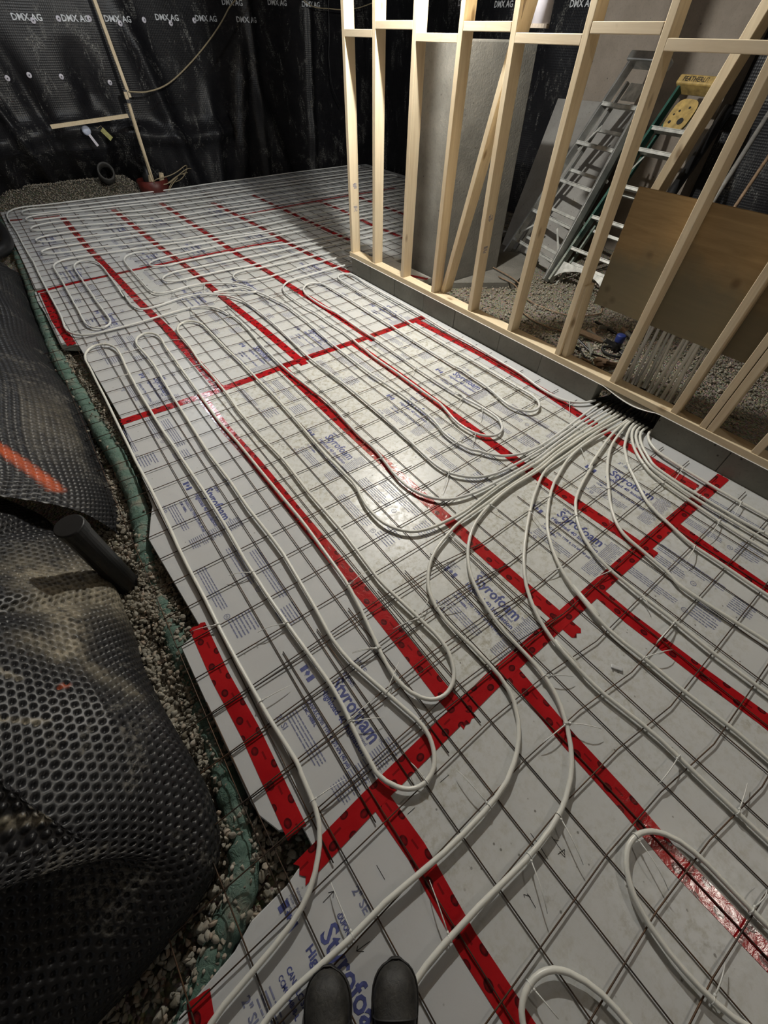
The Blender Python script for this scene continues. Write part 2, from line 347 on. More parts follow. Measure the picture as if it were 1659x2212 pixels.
# ------------------------------------------------------------------ measured runs, in metres
PIPE_C1 = [[2.16,-1.7],[2.081,-1.712],[2.041,-1.715],[1.981,-1.716],[1.801,-1.712],[1.721,-1.714],[1.502,-1.724],[1.342,-1.739],[1.283,-1.742],[1.143,-1.739],[0.883,-1.725],[0.824,-1.718],[0.765,-1.706],[0.708,-1.688],[0.673,-1.67],[0.642,-1.647],[0.616,-1.619],[0.595,-1.586],[0.579,-1.55],[0.568,-1.512],[0.562,-1.473],[0.56,-1.433],[0.561,-1.393],[0.568,-1.334],[0.594,-1.196],[0.602,-1.137],[0.604,-1.097],[0.603,-0.998],[0.605,-0.938],[0.616,-0.798],[0.63,-0.639],[0.633,-0.579],[0.632,-0.539],[0.624,-0.42],[0.611,-0.16],[0.61,-0.04],[0.612,0.06],[0.623,0.28],[0.63,0.359],[0.655,0.578],[0.664,0.698],[0.667,0.778],[0.665,0.877],[0.659,0.937],[0.647,0.999],[0.648,0.95],[0.636,1.035],[0.622,1.093],[0.607,1.13],[0.589,1.165],[0.567,1.196],[0.554,1.21],[0.539,1.222],[0.506,1.242],[0.47,1.256],[0.432,1.263],[0.372,1.267],[0.312,1.266],[0.213,1.257],[0.034,1.236],[-0.046,1.231],[-0.285,1.227],[-0.325,1.23],[-0.363,1.238],[-0.398,1.253],[-0.413,1.264],[-0.439,1.292],[-0.45,1.308],[-0.467,1.343],[-0.473,1.362],[-0.482,1.4],[-0.486,1.439],[-0.487,1.479],[-0.473,1.658],[-0.47,1.718],[-0.467,1.858],[-0.465,2.018],[-0.464,2.158],[-0.462,2.318],[-0.458,2.558],[-0.453,2.798],[-0.447,2.978],[-0.44,3.178],[-0.444,3.378],[-0.442,3.598],[-0.44,3.818],[-0.436,4.038],[-0.432,4.258],[-0.433,4.518],[-0.439,4.798],[-0.437,4.978],[-0.433,5.057],[-0.423,5.137],[-0.408,5.215],[-0.397,5.252],[-0.389,5.27],[-0.369,5.304],[-0.346,5.337],[-0.321,5.366],[-0.306,5.378],[-0.274,5.399],[-0.238,5.414],[-0.2,5.422],[-0.181,5.423],[-0.142,5.42],[-0.024,5.4],[0.035,5.393],[0.215,5.378],[0.394,5.365],[0.574,5.359],[0.754,5.355],[0.934,5.351],[1.134,5.345],[1.314,5.34],[1.494,5.335],[1.674,5.33],[1.874,5.325],[1.974,5.328],[2.193,5.343],[2.413,5.359],[2.513,5.362],[2.653,5.363],[2.813,5.363],[2.973,5.363],[3.133,5.364],[3.413,5.365],[3.553,5.366],[3.713,5.367],[3.993,5.368],[4.133,5.369],[4.293,5.37],[4.533,5.366],[4.773,5.361],[4.833,5.358],[4.872,5.353],[4.91,5.344],[4.928,5.337],[4.962,5.318],[4.976,5.306],[4.989,5.292],[4.999,5.276],[5.007,5.26],[5.011,5.242],[5.013,5.224],[5.011,5.206],[5.006,5.188],[4.998,5.172],[4.987,5.157],[4.975,5.143],[4.944,5.121],[4.927,5.112],[4.889,5.1],[4.851,5.094],[4.811,5.091],[4.591,5.089],[4.371,5.087],[4.151,5.086],[3.911,5.085],[3.691,5.084],[3.471,5.083],[3.251,5.081],[3.011,5.08],[2.811,5.078],[2.591,5.075],[2.391,5.073],[2.171,5.071],[1.971,5.069],[1.75,5.066],[1.53,5.064],[1.31,5.061],[1.21,5.062],[1.091,5.072],[0.892,5.094],[0.673,5.118],[0.475,5.139],[0.256,5.163],[0.177,5.173],[0.138,5.182],[0.1,5.194],[-0.011,5.237],[-0.068,5.257],[-0.106,5.267],[-0.144,5.272],[-0.162,5.271],[-0.18,5.267],[-0.197,5.26],[-0.212,5.251],[-0.226,5.239],[-0.237,5.225],[-0.247,5.209],[-0.259,5.173],[-0.263,5.135],[-0.262,5.116],[-0.259,5.097],[-0.253,5.08],[-0.245,5.064],[-0.234,5.049],[-0.221,5.037],[-0.189,5.017],[-0.171,5.01],[-0.133,5.001],[-0.094,4.996],[0.066,4.987],[0.145,4.98],[0.384,4.953],[0.623,4.926],[0.861,4.899],[1.1,4.871],[1.199,4.862],[1.299,4.859],[1.499,4.857],[1.719,4.854],[1.919,4.852],[2.139,4.85],[2.339,4.847],[2.559,4.845],[2.759,4.843],[2.979,4.84],[3.159,4.839],[3.339,4.838],[3.519,4.837],[3.719,4.835],[3.899,4.834],[4.079,4.833],[4.259,4.832],[4.459,4.83],[4.659,4.83],[4.859,4.83],[4.939,4.827],[4.977,4.819],[4.995,4.813],[5.011,4.804],[5.025,4.792],[5.035,4.779],[5.042,4.764],[5.045,4.747],[5.044,4.731],[5.038,4.715],[5.028,4.701],[5.015,4.689],[5.0,4.68],[4.982,4.672],[4.945,4.664],[4.905,4.661],[4.805,4.661],[4.585,4.662],[4.365,4.663],[4.145,4.664],[3.905,4.665],[3.685,4.666],[3.445,4.668],[3.225,4.669],[2.985,4.67],[2.805,4.671],[2.625,4.673],[2.445,4.674],[2.265,4.675],[2.085,4.676],[1.905,4.677],[1.725,4.679],[1.525,4.681],[1.465,4.686],[1.406,4.693],[1.267,4.713],[1.109,4.735],[0.97,4.755],[0.811,4.777],[0.673,4.797],[0.514,4.819],[0.356,4.841],[0.197,4.864],[0.099,4.879],[-0.039,4.906],[-0.098,4.912],[-0.137,4.91],[-0.175,4.902],[-0.192,4.896],[-0.209,4.887],[-0.224,4.877],[-0.237,4.863],[-0.248,4.849],[-0.258,4.832],[-0.265,4.815],[-0.27,4.797],[-0.272,4.779],[-0.271,4.761],[-0.267,4.743],[-0.26,4.727],[-0.25,4.712],[-0.238,4.698],[-0.224,4.687],[-0.208,4.678],[-0.19,4.672],[-0.172,4.668],[-0.134,4.666],[0.006,4.669],[0.046,4.668],[0.105,4.66],[0.299,4.613],[0.513,4.56],[0.707,4.512],[0.921,4.46],[0.979,4.447],[1.019,4.442],[1.118,4.439],[1.338,4.437],[1.578,4.434],[1.818,4.432],[2.058,4.429],[2.278,4.427],[2.519,4.425],[2.759,4.422],[2.999,4.42],[3.219,4.42],[3.459,4.42],[3.699,4.42],[3.939,4.42],[4.179,4.42],[4.419,4.42],[4.659,4.42],[4.899,4.419],[4.939,4.417],[4.978,4.412],[5.015,4.401],[5.05,4.384],[5.065,4.373],[5.078,4.36],[5.09,4.345],[5.098,4.329],[5.104,4.312],[5.106,4.294],[5.105,4.276],[5.101,4.258],[5.093,4.241],[5.083,4.226],[5.071,4.212],[5.056,4.2],[5.023,4.182],[4.986,4.17],[4.947,4.163],[4.907,4.161],[4.687,4.16],[4.447,4.16],[4.207,4.16],[3.967,4.16],[3.727,4.16],[3.487,4.16],[3.247,4.16],[3.007,4.16],[2.807,4.162],[2.587,4.165],[2.367,4.167],[2.147,4.169],[1.947,4.172],[1.727,4.174],[1.507,4.177],[1.287,4.179],[1.207,4.184],[1.149,4.195],[0.898,4.262],[0.647,4.33],[0.396,4.399],[0.145,4.467],[0.087,4.481],[0.048,4.488],[-0.012,4.492],[-0.072,4.49],[-0.111,4.485],[-0.149,4.476],[-0.186,4.462],[-0.22,4.444],[-0.25,4.42],[-0.262,4.405],[-0.272,4.389],[-0.279,4.373],[-0.283,4.355],[-0.285,4.337],[-0.283,4.319],[-0.278,4.301],[-0.27,4.285],[-0.259,4.27],[-0.246,4.257],[-0.232,4.246],[-0.197,4.23],[-0.14,4.215],[-0.101,4.209],[-0.061,4.207],[0.078,4.208],[0.118,4.205],[0.157,4.197],[0.349,4.144],[0.542,4.09],[0.734,4.035],[0.927,3.981],[0.985,3.967],[1.024,3.962],[1.124,3.958],[1.284,3.954],[1.464,3.951],[1.624,3.948],[1.804,3.944],[1.964,3.941],[2.144,3.937],[2.324,3.934],[2.504,3.931],[2.684,3.932],[2.864,3.935],[3.044,3.937],[3.244,3.94],[3.424,3.942],[3.604,3.945],[3.784,3.947],[3.984,3.95],[4.204,3.95],[4.424,3.95],[4.644,3.95],[4.884,3.95],[4.944,3.947],[4.982,3.94],[5.001,3.934],[5.018,3.926],[5.034,3.916],[5.048,3.904],[5.059,3.89],[5.067,3.874],[5.072,3.857],[5.072,3.84],[5.069,3.823],[5.062,3.807],[5.052,3.792],[5.04,3.779],[5.025,3.768],[4.99,3.753],[4.952,3.744],[4.912,3.741],[4.712,3.74],[4.492,3.74],[4.292,3.74],[4.072,3.74],[3.872,3.74],[3.652,3.74],[3.432,3.74],[3.212,3.74],[2.972,3.741],[2.732,3.742],[2.492,3.744],[2.252,3.745],[2.012,3.746],[1.772,3.747],[1.532,3.748],[1.292,3.75],[1.212,3.752],[1.133,3.764],[0.898,3.81],[0.643,3.861],[0.407,3.908],[0.152,3.959],[0.054,3.976],[-0.006,3.981],[-0.106,3.987],[-0.146,3.987],[-0.185,3.984],[-0.223,3.976],[-0.241,3.97],[-0.257,3.962],[-0.272,3.951],[-0.285,3.938],[-0.295,3.923],[-0.303,3.907],[-0.307,3.89],[-0.307,3.872],[-0.304,3.855],[-0.297,3.839],[-0.287,3.824],[-0.275,3.81],[-0.26,3.799],[-0.244,3.789],[-0.209,3.775],[-0.171,3.767],[0.008,3.75],[0.087,3.738],[0.282,3.693],[0.496,3.641],[0.71,3.59],[0.924,3.538],[0.982,3.526],[1.022,3.522],[1.142,3.518],[1.422,3.513],[1.562,3.511],[1.722,3.508],[2.002,3.503],[2.142,3.501],[2.302,3.498],[2.582,3.494],[2.722,3.492],[2.882,3.49],[3.022,3.487],[3.182,3.485],[3.322,3.483],[3.482,3.48],[3.642,3.48],[3.822,3.48],[4.002,3.48],[4.182,3.48],[4.362,3.48],[4.542,3.48],[4.722,3.48],[4.902,3.479],[4.961,3.474],[4.998,3.464],[5.015,3.456],[5.031,3.446],[5.044,3.433],[5.055,3.419],[5.062,3.403],[5.066,3.386],[5.065,3.369],[5.061,3.352],[5.052,3.337],[5.041,3.323],[5.027,3.311],[5.011,3.302],[4.975,3.289],[4.956,3.285],[4.916,3.281],[4.736,3.28],[4.536,3.28],[4.356,3.28],[4.156,3.28],[3.976,3.28],[3.776,3.28],[3.596,3.28],[3.396,3.28],[3.236,3.278],[3.056,3.275],[2.896,3.273],[2.716,3.27],[2.556,3.268],[2.376,3.265],[2.216,3.263],[2.036,3.261],[1.976,3.264],[1.917,3.271],[1.718,3.297],[1.5,3.326],[1.302,3.352],[1.084,3.381],[0.886,3.407],[0.667,3.436],[0.449,3.465],[0.231,3.493],[0.112,3.507],[-0.108,3.523],[-0.187,3.525],[-0.226,3.523],[-0.263,3.514],[-0.279,3.506],[-0.294,3.496],[-0.307,3.483],[-0.316,3.469],[-0.322,3.453],[-0.325,3.436],[-0.324,3.419],[-0.319,3.402],[-0.311,3.386],[-0.3,3.371],[-0.287,3.358],[-0.272,3.347],[-0.256,3.337],[-0.22,3.323],[-0.162,3.31],[-0.083,3.297],[-0.023,3.294],[0.096,3.294],[0.155,3.286],[0.232,3.265],[0.404,3.212],[0.576,3.16],[0.749,3.107],[0.94,3.049],[0.998,3.035],[1.037,3.031],[1.117,3.028],[1.297,3.024],[1.477,3.02],[1.657,3.017],[1.857,3.013],[1.997,3.011],[2.097,3.016],[2.336,3.032],[2.596,3.05],[2.855,3.067],[3.115,3.084],[3.215,3.089],[3.415,3.09],[3.615,3.09],[3.815,3.09],[4.015,3.09],[4.215,3.09],[4.415,3.09],[4.615,3.09],[4.835,3.09],[4.935,3.088],[4.974,3.082],[4.993,3.077],[5.027,3.062],[5.043,3.051],[5.056,3.038],[5.067,3.024],[5.074,3.008],[5.079,2.991],[5.079,2.973],[5.076,2.956],[5.069,2.94],[5.059,2.925],[5.046,2.911],[5.031,2.9],[4.997,2.884],[4.959,2.875],[4.919,2.871],[4.839,2.87],[4.639,2.87],[4.419,2.87],[4.199,2.87],[3.979,2.87],[3.779,2.87],[3.559,2.87],[3.339,2.87],[3.119,2.869],[3.019,2.865],[2.74,2.85],[2.46,2.834],[2.18,2.819],[2.041,2.811],[1.881,2.803],[1.821,2.805],[1.762,2.813],[1.624,2.835],[1.466,2.86],[1.307,2.885],[1.149,2.911],[1.011,2.933],[0.853,2.958],[0.695,2.983],[0.537,3.008],[0.259,3.041],[0.12,3.058],[-0.039,3.078],[-0.098,3.081],[-0.138,3.079],[-0.176,3.072],[-0.194,3.065],[-0.211,3.057],[-0.243,3.035],[-0.269,3.007],[-0.279,2.991],[-0.288,2.974],[-0.301,2.938],[-0.305,2.918],[-0.309,2.879],[-0.311,2.7],[-0.313,2.499],[-0.318,2.32],[-0.324,2.12],[-0.33,1.92],[-0.335,1.72],[-0.343,1.54],[-0.342,1.46],[-0.337,1.421],[-0.326,1.384],[-0.31,1.349],[-0.299,1.334],[-0.288,1.321],[-0.275,1.311],[-0.26,1.306],[-0.245,1.305],[-0.23,1.308],[-0.216,1.316],[-0.203,1.328],[-0.192,1.342],[-0.184,1.359],[-0.173,1.395],[-0.169,1.434],[-0.168,1.474],[-0.168,1.674],[-0.169,1.874],[-0.165,2.054],[-0.162,2.254],[-0.158,2.454],[-0.156,2.654],[-0.151,2.754],[-0.147,2.793],[-0.139,2.832],[-0.126,2.869],[-0.108,2.903],[-0.097,2.917],[-0.085,2.929],[-0.071,2.937],[-0.055,2.942],[-0.039,2.942],[-0.024,2.938],[-0.009,2.93],[0.004,2.919],[0.016,2.905],[0.038,2.873],[0.055,2.838],[0.062,2.82],[0.066,2.801],[0.072,2.762],[0.077,2.662],[0.077,2.582],[0.07,2.382],[0.063,2.183],[0.056,1.983],[0.049,1.8],[0.06,1.938],[0.059,1.791],[0.052,1.651],[0.052,1.611],[0.059,1.553],[0.069,1.515],[0.077,1.499],[0.086,1.484],[0.098,1.472],[0.112,1.463],[0.129,1.457],[0.166,1.453],[0.225,1.458],[0.381,1.49],[0.441,1.497],[0.5,1.497],[0.539,1.493],[0.577,1.483],[0.595,1.476],[0.647,1.447],[0.695,1.413],[0.725,1.386],[0.765,1.343],[0.788,1.311],[0.806,1.276],[0.828,1.221],[0.846,1.164],[0.854,1.125],[0.859,1.085],[0.868,0.946],[0.871,0.826],[0.87,0.646],[0.866,0.526],[0.847,0.286],[0.828,0.047],[0.824,-0.033],[0.824,-0.113],[0.829,-0.293],[0.835,-0.492],[0.834,-0.612],[0.83,-0.772],[0.826,-0.932],[0.811,-1.172],[0.797,-1.351],[0.794,-1.411],[0.795,-1.451],[0.8,-1.49],[0.812,-1.527],[0.82,-1.545],[0.841,-1.578],[0.866,-1.608],[0.896,-1.634],[0.912,-1.645],[0.947,-1.663],[0.984,-1.676],[1.023,-1.686],[1.082,-1.695],[1.241,-1.705],[1.381,-1.707],[1.501,-1.702],[1.741,-1.687],[1.881,-1.685],[2.041,-1.683],[2.16,-1.673]]
PIPE_C2 = [[2.16,-1.727],[2.081,-1.737],[2.021,-1.742],[1.861,-1.743],[1.681,-1.744],[1.501,-1.747],[1.441,-1.75],[1.322,-1.762],[1.282,-1.764],[1.242,-1.763],[1.122,-1.757],[0.962,-1.756],[0.883,-1.761],[0.703,-1.776],[0.663,-1.777],[0.604,-1.774],[0.524,-1.765],[0.485,-1.759],[0.447,-1.749],[0.41,-1.735],[0.394,-1.725],[0.378,-1.714],[0.352,-1.686],[0.341,-1.67],[0.323,-1.636],[0.31,-1.599],[0.304,-1.561],[0.303,-1.522],[0.305,-1.482],[0.31,-1.443],[0.319,-1.404],[0.341,-1.328],[0.345,-1.309],[0.35,-1.27],[0.35,-1.01],[0.362,-0.831],[0.375,-0.651],[0.382,-0.511],[0.39,-0.351],[0.391,-0.111],[0.395,0.049],[0.397,0.209],[0.393,0.449],[0.398,0.669],[0.401,0.888],[0.397,0.928],[0.387,0.965],[0.37,0.999],[0.358,1.013],[0.345,1.025],[0.33,1.033],[0.314,1.037],[0.298,1.037],[0.282,1.033],[0.266,1.025],[0.252,1.014],[0.24,1.0],[0.229,0.985],[0.213,0.95],[0.206,0.931],[0.197,0.892],[0.191,0.833],[0.19,0.714],[0.184,0.594],[0.161,0.335],[0.16,0.295],[0.163,0.175],[0.162,0.115],[0.153,-0.145],[0.138,-0.324],[0.134,-0.544],[0.133,-0.644],[0.141,-0.864],[0.141,-0.924],[0.124,-1.203],[0.123,-1.363],[0.121,-1.523],[0.111,-1.663],[0.099,-1.823],[0.101,-1.882],[0.128,-2.16],[0.128,-2.199],[0.123,-2.238],[0.111,-2.275],[0.092,-2.309],[0.08,-2.323],[0.066,-2.336],[0.05,-2.346],[0.033,-2.353],[0.016,-2.357],[-0.002,-2.358],[-0.02,-2.355],[-0.036,-2.349],[-0.051,-2.339],[-0.064,-2.326],[-0.075,-2.311],[-0.092,-2.276],[-0.101,-2.239],[-0.104,-2.199],[-0.101,-2.16],[-0.091,-2.101],[-0.046,-1.906],[-0.028,-1.808],[-0.02,-1.748],[-0.014,-1.649],[-0.002,-1.409],[0.0,-1.329],[-0.0,-1.109],[0.001,-0.869],[0.003,-0.609],[-0.003,-0.389],[-0.003,-0.329],[0.009,-0.049],[0.015,0.091],[0.022,0.251],[0.023,0.331],[0.022,0.403],[0.023,0.324],[0.023,0.318],[0.025,0.326],[0.03,0.433],[0.039,0.673],[0.045,0.753],[0.056,0.852],[0.057,0.891],[0.054,0.93],[0.05,0.949],[0.043,0.966],[0.034,0.982],[0.023,0.995],[0.01,1.006],[-0.005,1.012],[-0.02,1.015],[-0.036,1.012],[-0.052,1.006],[-0.066,0.996],[-0.079,0.983],[-0.09,0.968],[-0.106,0.933],[-0.112,0.915],[-0.118,0.876],[-0.118,0.837],[-0.109,0.637],[-0.11,0.497],[-0.123,0.278],[-0.138,0.058],[-0.145,-0.142],[-0.156,-0.362],[-0.167,-0.602],[-0.164,-0.882],[-0.171,-1.122],[-0.165,-1.341],[-0.165,-1.461],[-0.176,-1.601],[-0.189,-1.76],[-0.205,-1.899],[-0.208,-1.939],[-0.207,-1.999],[-0.201,-2.058],[-0.184,-2.136],[-0.135,-2.35],[-0.131,-2.388],[-0.132,-2.407],[-0.135,-2.426],[-0.141,-2.444],[-0.149,-2.461],[-0.159,-2.477],[-0.171,-2.491],[-0.185,-2.502],[-0.201,-2.51],[-0.218,-2.514],[-0.236,-2.515],[-0.254,-2.512],[-0.27,-2.506],[-0.286,-2.496],[-0.3,-2.483],[-0.311,-2.469],[-0.329,-2.437],[-0.338,-2.408],[-0.34,-2.393],[-0.338,-2.384],[-0.333,-2.309],[-0.313,-2.171],[-0.307,-2.091],[-0.308,-2.031],[-0.317,-1.791],[-0.32,-1.591],[-0.318,-1.391],[-0.307,-1.171],[-0.304,-1.031],[-0.301,-0.871],[-0.302,-0.671],[-0.301,-0.451],[-0.304,-0.251],[-0.303,-0.171],[-0.299,-0.011],[-0.295,0.169],[-0.289,0.329],[-0.276,0.568],[-0.257,0.788],[-0.255,0.867],[-0.258,0.907],[-0.268,0.945],[-0.283,0.98],[-0.293,0.996],[-0.306,1.009],[-0.32,1.02],[-0.335,1.028],[-0.351,1.031],[-0.368,1.03],[-0.384,1.026],[-0.399,1.017],[-0.413,1.005],[-0.426,0.991],[-0.447,0.959],[-0.455,0.941],[-0.467,0.904],[-0.475,0.845],[-0.476,0.706],[-0.482,0.506],[-0.486,0.286],[-0.492,0.106],[-0.498,-0.074],[-0.503,-0.254],[-0.509,-0.434],[-0.511,-0.694],[-0.515,-0.834],[-0.521,-1.012],[-0.529,-1.137],[-0.533,-1.277],[-0.534,-1.477],[-0.539,-1.637],[-0.54,-1.797],[-0.537,-2.037],[-0.527,-2.212],[-0.528,-2.237],[-0.532,-2.257],[-0.541,-2.354],[-0.551,-2.392],[-0.559,-2.41],[-0.579,-2.443],[-0.592,-2.458],[-0.62,-2.486],[-0.651,-2.509],[-0.687,-2.526],[-0.724,-2.537],[-0.783,-2.546],[-0.922,-2.56],[-0.959,-2.568],[-0.976,-2.576],[-0.993,-2.585],[-1.024,-2.608],[-1.22,-2.78]]
PIPE_U1 = [[2.16,-1.753],[2.061,-1.767],[2.001,-1.771],[1.841,-1.77],[1.68,-1.769],[1.46,-1.771],[1.4,-1.775],[1.241,-1.792],[0.98,-1.795],[0.78,-1.807],[0.64,-1.812],[0.6,-1.815],[0.561,-1.821],[0.464,-1.846],[0.426,-1.858],[0.389,-1.874],[0.354,-1.892],[0.321,-1.914],[0.291,-1.94],[0.264,-1.969],[0.241,-2.001],[0.232,-2.019],[0.224,-2.037],[0.212,-2.074],[0.205,-2.113],[0.2,-2.153],[0.2,-2.192],[0.208,-2.292],[0.21,-2.372],[0.208,-2.432],[0.201,-2.471],[0.189,-2.508],[0.181,-2.526],[0.159,-2.558],[0.147,-2.574],[0.118,-2.601],[0.103,-2.613],[0.07,-2.635],[0.034,-2.652],[-0.022,-2.671],[-0.081,-2.679],[-0.141,-2.682],[-0.222,-2.681],[-0.302,-2.677],[-0.501,-2.656],[-0.621,-2.654],[-0.78,-2.641],[-0.84,-2.642],[-0.879,-2.649],[-0.917,-2.659],[-1.165,-2.741]]
PIPE_U2 = [[2.16,-1.78],[2.08,-1.788],[2.021,-1.791],[1.861,-1.789],[1.681,-1.785],[1.461,-1.789],[1.381,-1.793],[1.261,-1.806],[1.222,-1.808],[1.182,-1.809],[1.042,-1.804],[0.982,-1.805],[0.902,-1.811],[0.803,-1.825],[0.745,-1.838],[0.688,-1.855],[0.651,-1.87],[0.615,-1.888],[0.582,-1.909],[0.534,-1.945],[0.505,-1.972],[0.478,-2.001],[0.453,-2.033],[0.432,-2.066],[0.414,-2.102],[0.392,-2.157],[0.375,-2.215],[0.366,-2.254],[0.359,-2.293],[0.354,-2.333],[0.35,-2.452],[0.346,-2.492],[0.336,-2.551],[0.325,-2.589],[0.318,-2.607],[0.3,-2.642],[0.265,-2.691],[0.225,-2.735],[0.195,-2.76],[0.179,-2.772],[0.145,-2.792],[0.089,-2.814],[0.051,-2.824],[-0.008,-2.832],[-0.068,-2.834],[-0.128,-2.833],[-0.307,-2.818],[-0.427,-2.812],[-0.487,-2.812],[-0.526,-2.815],[-0.565,-2.822],[-0.603,-2.833],[-0.736,-2.878],[-0.887,-2.93]]
PIPE_U3 = [[2.16,-1.807],[2.081,-1.817],[2.021,-1.82],[1.981,-1.819],[1.822,-1.808],[1.742,-1.809],[1.602,-1.815],[1.442,-1.822],[1.302,-1.824],[1.263,-1.829],[1.224,-1.839],[1.187,-1.852],[1.15,-1.868],[1.042,-1.919],[0.937,-1.978],[0.852,-2.03],[0.752,-2.097],[0.689,-2.145],[0.629,-2.199],[0.589,-2.243],[0.554,-2.292],[0.534,-2.326],[0.508,-2.38],[0.494,-2.417],[0.483,-2.455],[0.476,-2.494],[0.472,-2.571],[0.473,-2.6],[0.476,-2.588],[0.485,-2.486],[0.485,-2.47],[0.483,-2.472],[0.472,-2.53],[0.462,-2.629],[0.461,-2.668],[0.462,-2.708],[0.48,-2.847],[0.484,-2.906],[0.481,-3.066],[0.481,-3.246],[0.481,-3.447],[0.481,-3.647],[0.481,-3.847]]
PIPE_U4 = [[2.16,-1.833],[2.061,-1.846],[1.981,-1.85],[1.921,-1.847],[1.722,-1.83],[1.602,-1.83],[1.542,-1.834],[1.483,-1.841],[1.424,-1.851],[1.385,-1.861],[1.214,-1.918],[1.145,-1.95],[1.075,-1.989],[0.992,-2.043],[0.929,-2.092],[0.886,-2.134],[0.836,-2.196],[0.803,-2.246],[0.783,-2.28],[0.765,-2.316],[0.75,-2.353],[0.738,-2.391],[0.723,-2.449],[0.717,-2.485],[0.715,-2.511],[0.715,-2.516],[0.717,-2.515],[0.723,-2.493],[0.751,-2.363],[0.75,-2.361],[0.748,-2.365],[0.734,-2.407],[0.708,-2.502],[0.701,-2.541],[0.696,-2.581],[0.695,-2.64],[0.702,-2.74],[0.704,-2.86],[0.718,-3.059],[0.714,-3.219],[0.714,-3.379],[0.714,-3.539],[0.714,-3.699],[0.714,-3.859]]
PIPE_U5 = [[2.16,-1.86],[1.959,-1.86],[1.899,-1.864],[1.84,-1.872],[1.781,-1.882],[1.722,-1.896],[1.547,-1.94],[1.461,-1.965],[1.451,-1.969],[1.482,-1.966],[1.486,-1.966],[1.484,-1.967],[1.35,-2.006],[1.274,-2.032],[1.218,-2.055],[1.184,-2.074],[1.135,-2.109],[1.09,-2.148],[1.05,-2.193],[1.016,-2.242],[0.989,-2.295],[0.975,-2.332],[0.965,-2.371],[0.954,-2.43],[0.946,-2.549],[0.945,-2.71],[0.937,-2.87],[0.943,-3.09],[0.943,-3.251],[0.943,-3.432],[0.943,-3.592],[0.943,-3.773]]
PIPE_U6 = [[2.16,-1.887],[2.101,-1.876],[2.062,-1.871],[2.022,-1.871],[1.983,-1.875],[1.885,-1.893],[1.787,-1.915],[1.73,-1.932],[1.674,-1.955],[1.603,-1.991],[1.512,-2.046],[1.334,-2.176],[1.289,-2.215],[1.247,-2.258],[1.222,-2.288],[1.201,-2.322],[1.193,-2.339],[1.182,-2.376],[1.155,-2.57],[1.147,-2.598],[1.133,-2.628],[1.128,-2.657],[1.128,-2.693],[1.132,-2.753],[1.153,-2.972],[1.156,-3.032],[1.157,-3.192],[1.157,-3.352],[1.157,-3.512],[1.157,-3.692]]
PIPE_U7 = [[2.16,-1.913],[2.102,-1.9],[2.063,-1.894],[2.043,-1.894],[2.004,-1.899],[1.966,-1.908],[1.909,-1.927],[1.854,-1.95],[1.78,-1.985],[1.691,-2.056],[1.647,-2.097],[1.519,-2.251],[1.495,-2.282],[1.475,-2.316],[1.453,-2.371],[1.412,-2.506],[1.402,-2.544],[1.396,-2.583],[1.395,-2.703],[1.389,-2.823],[1.387,-2.903],[1.387,-3.063],[1.387,-3.244],[1.387,-3.425],[1.387,-3.605]]
PIPE_U8 = [[2.16,-1.94],[2.082,-1.921],[2.043,-1.916],[2.023,-1.916],[2.004,-1.918],[1.966,-1.928],[1.947,-1.935],[1.912,-1.953],[1.879,-1.975],[1.847,-2.0],[1.818,-2.027],[1.791,-2.057],[1.766,-2.088],[1.733,-2.138],[1.713,-2.173],[1.699,-2.21],[1.686,-2.269],[1.676,-2.348],[1.653,-2.589],[1.647,-2.69],[1.645,-2.932],[1.645,-3.174],[1.645,-3.415],[1.645,-3.657]]
PIPE_U9 = [[2.16,-1.967],[2.084,-1.943],[2.045,-1.938],[2.026,-1.938],[1.988,-1.944],[1.97,-1.95],[1.934,-1.967],[1.917,-1.977],[1.886,-2.001],[1.856,-2.028],[1.829,-2.057],[1.791,-2.103],[1.768,-2.134],[1.749,-2.168],[1.743,-2.185],[1.735,-2.223],[1.718,-2.362],[1.713,-2.422],[1.709,-2.502],[1.709,-2.722],[1.709,-2.943],[1.709,-3.163],[1.709,-3.384]]
PIPE_U10 = [[2.16,-1.993],[2.084,-1.969],[2.045,-1.962],[2.007,-1.965],[1.988,-1.969],[1.951,-1.984],[1.918,-2.005],[1.873,-2.044],[1.847,-2.074],[1.784,-2.153],[1.772,-2.18],[1.764,-2.216],[1.756,-2.275],[1.751,-2.335],[1.749,-2.396],[1.747,-2.638],[1.756,-2.779],[1.757,-2.84],[1.757,-3.103],[1.757,-3.365]]
PIPE_U11 = [[2.16,-2.02],[2.102,-2.005],[2.063,-1.998],[2.044,-1.997],[2.026,-2.0],[2.008,-2.005],[1.991,-2.012],[1.96,-2.035],[1.934,-2.064],[1.914,-2.098],[1.906,-2.116],[1.895,-2.153],[1.891,-2.193],[1.881,-2.313],[1.874,-2.473],[1.874,-2.554],[1.879,-2.776],[1.879,-3.037],[1.879,-3.319]]
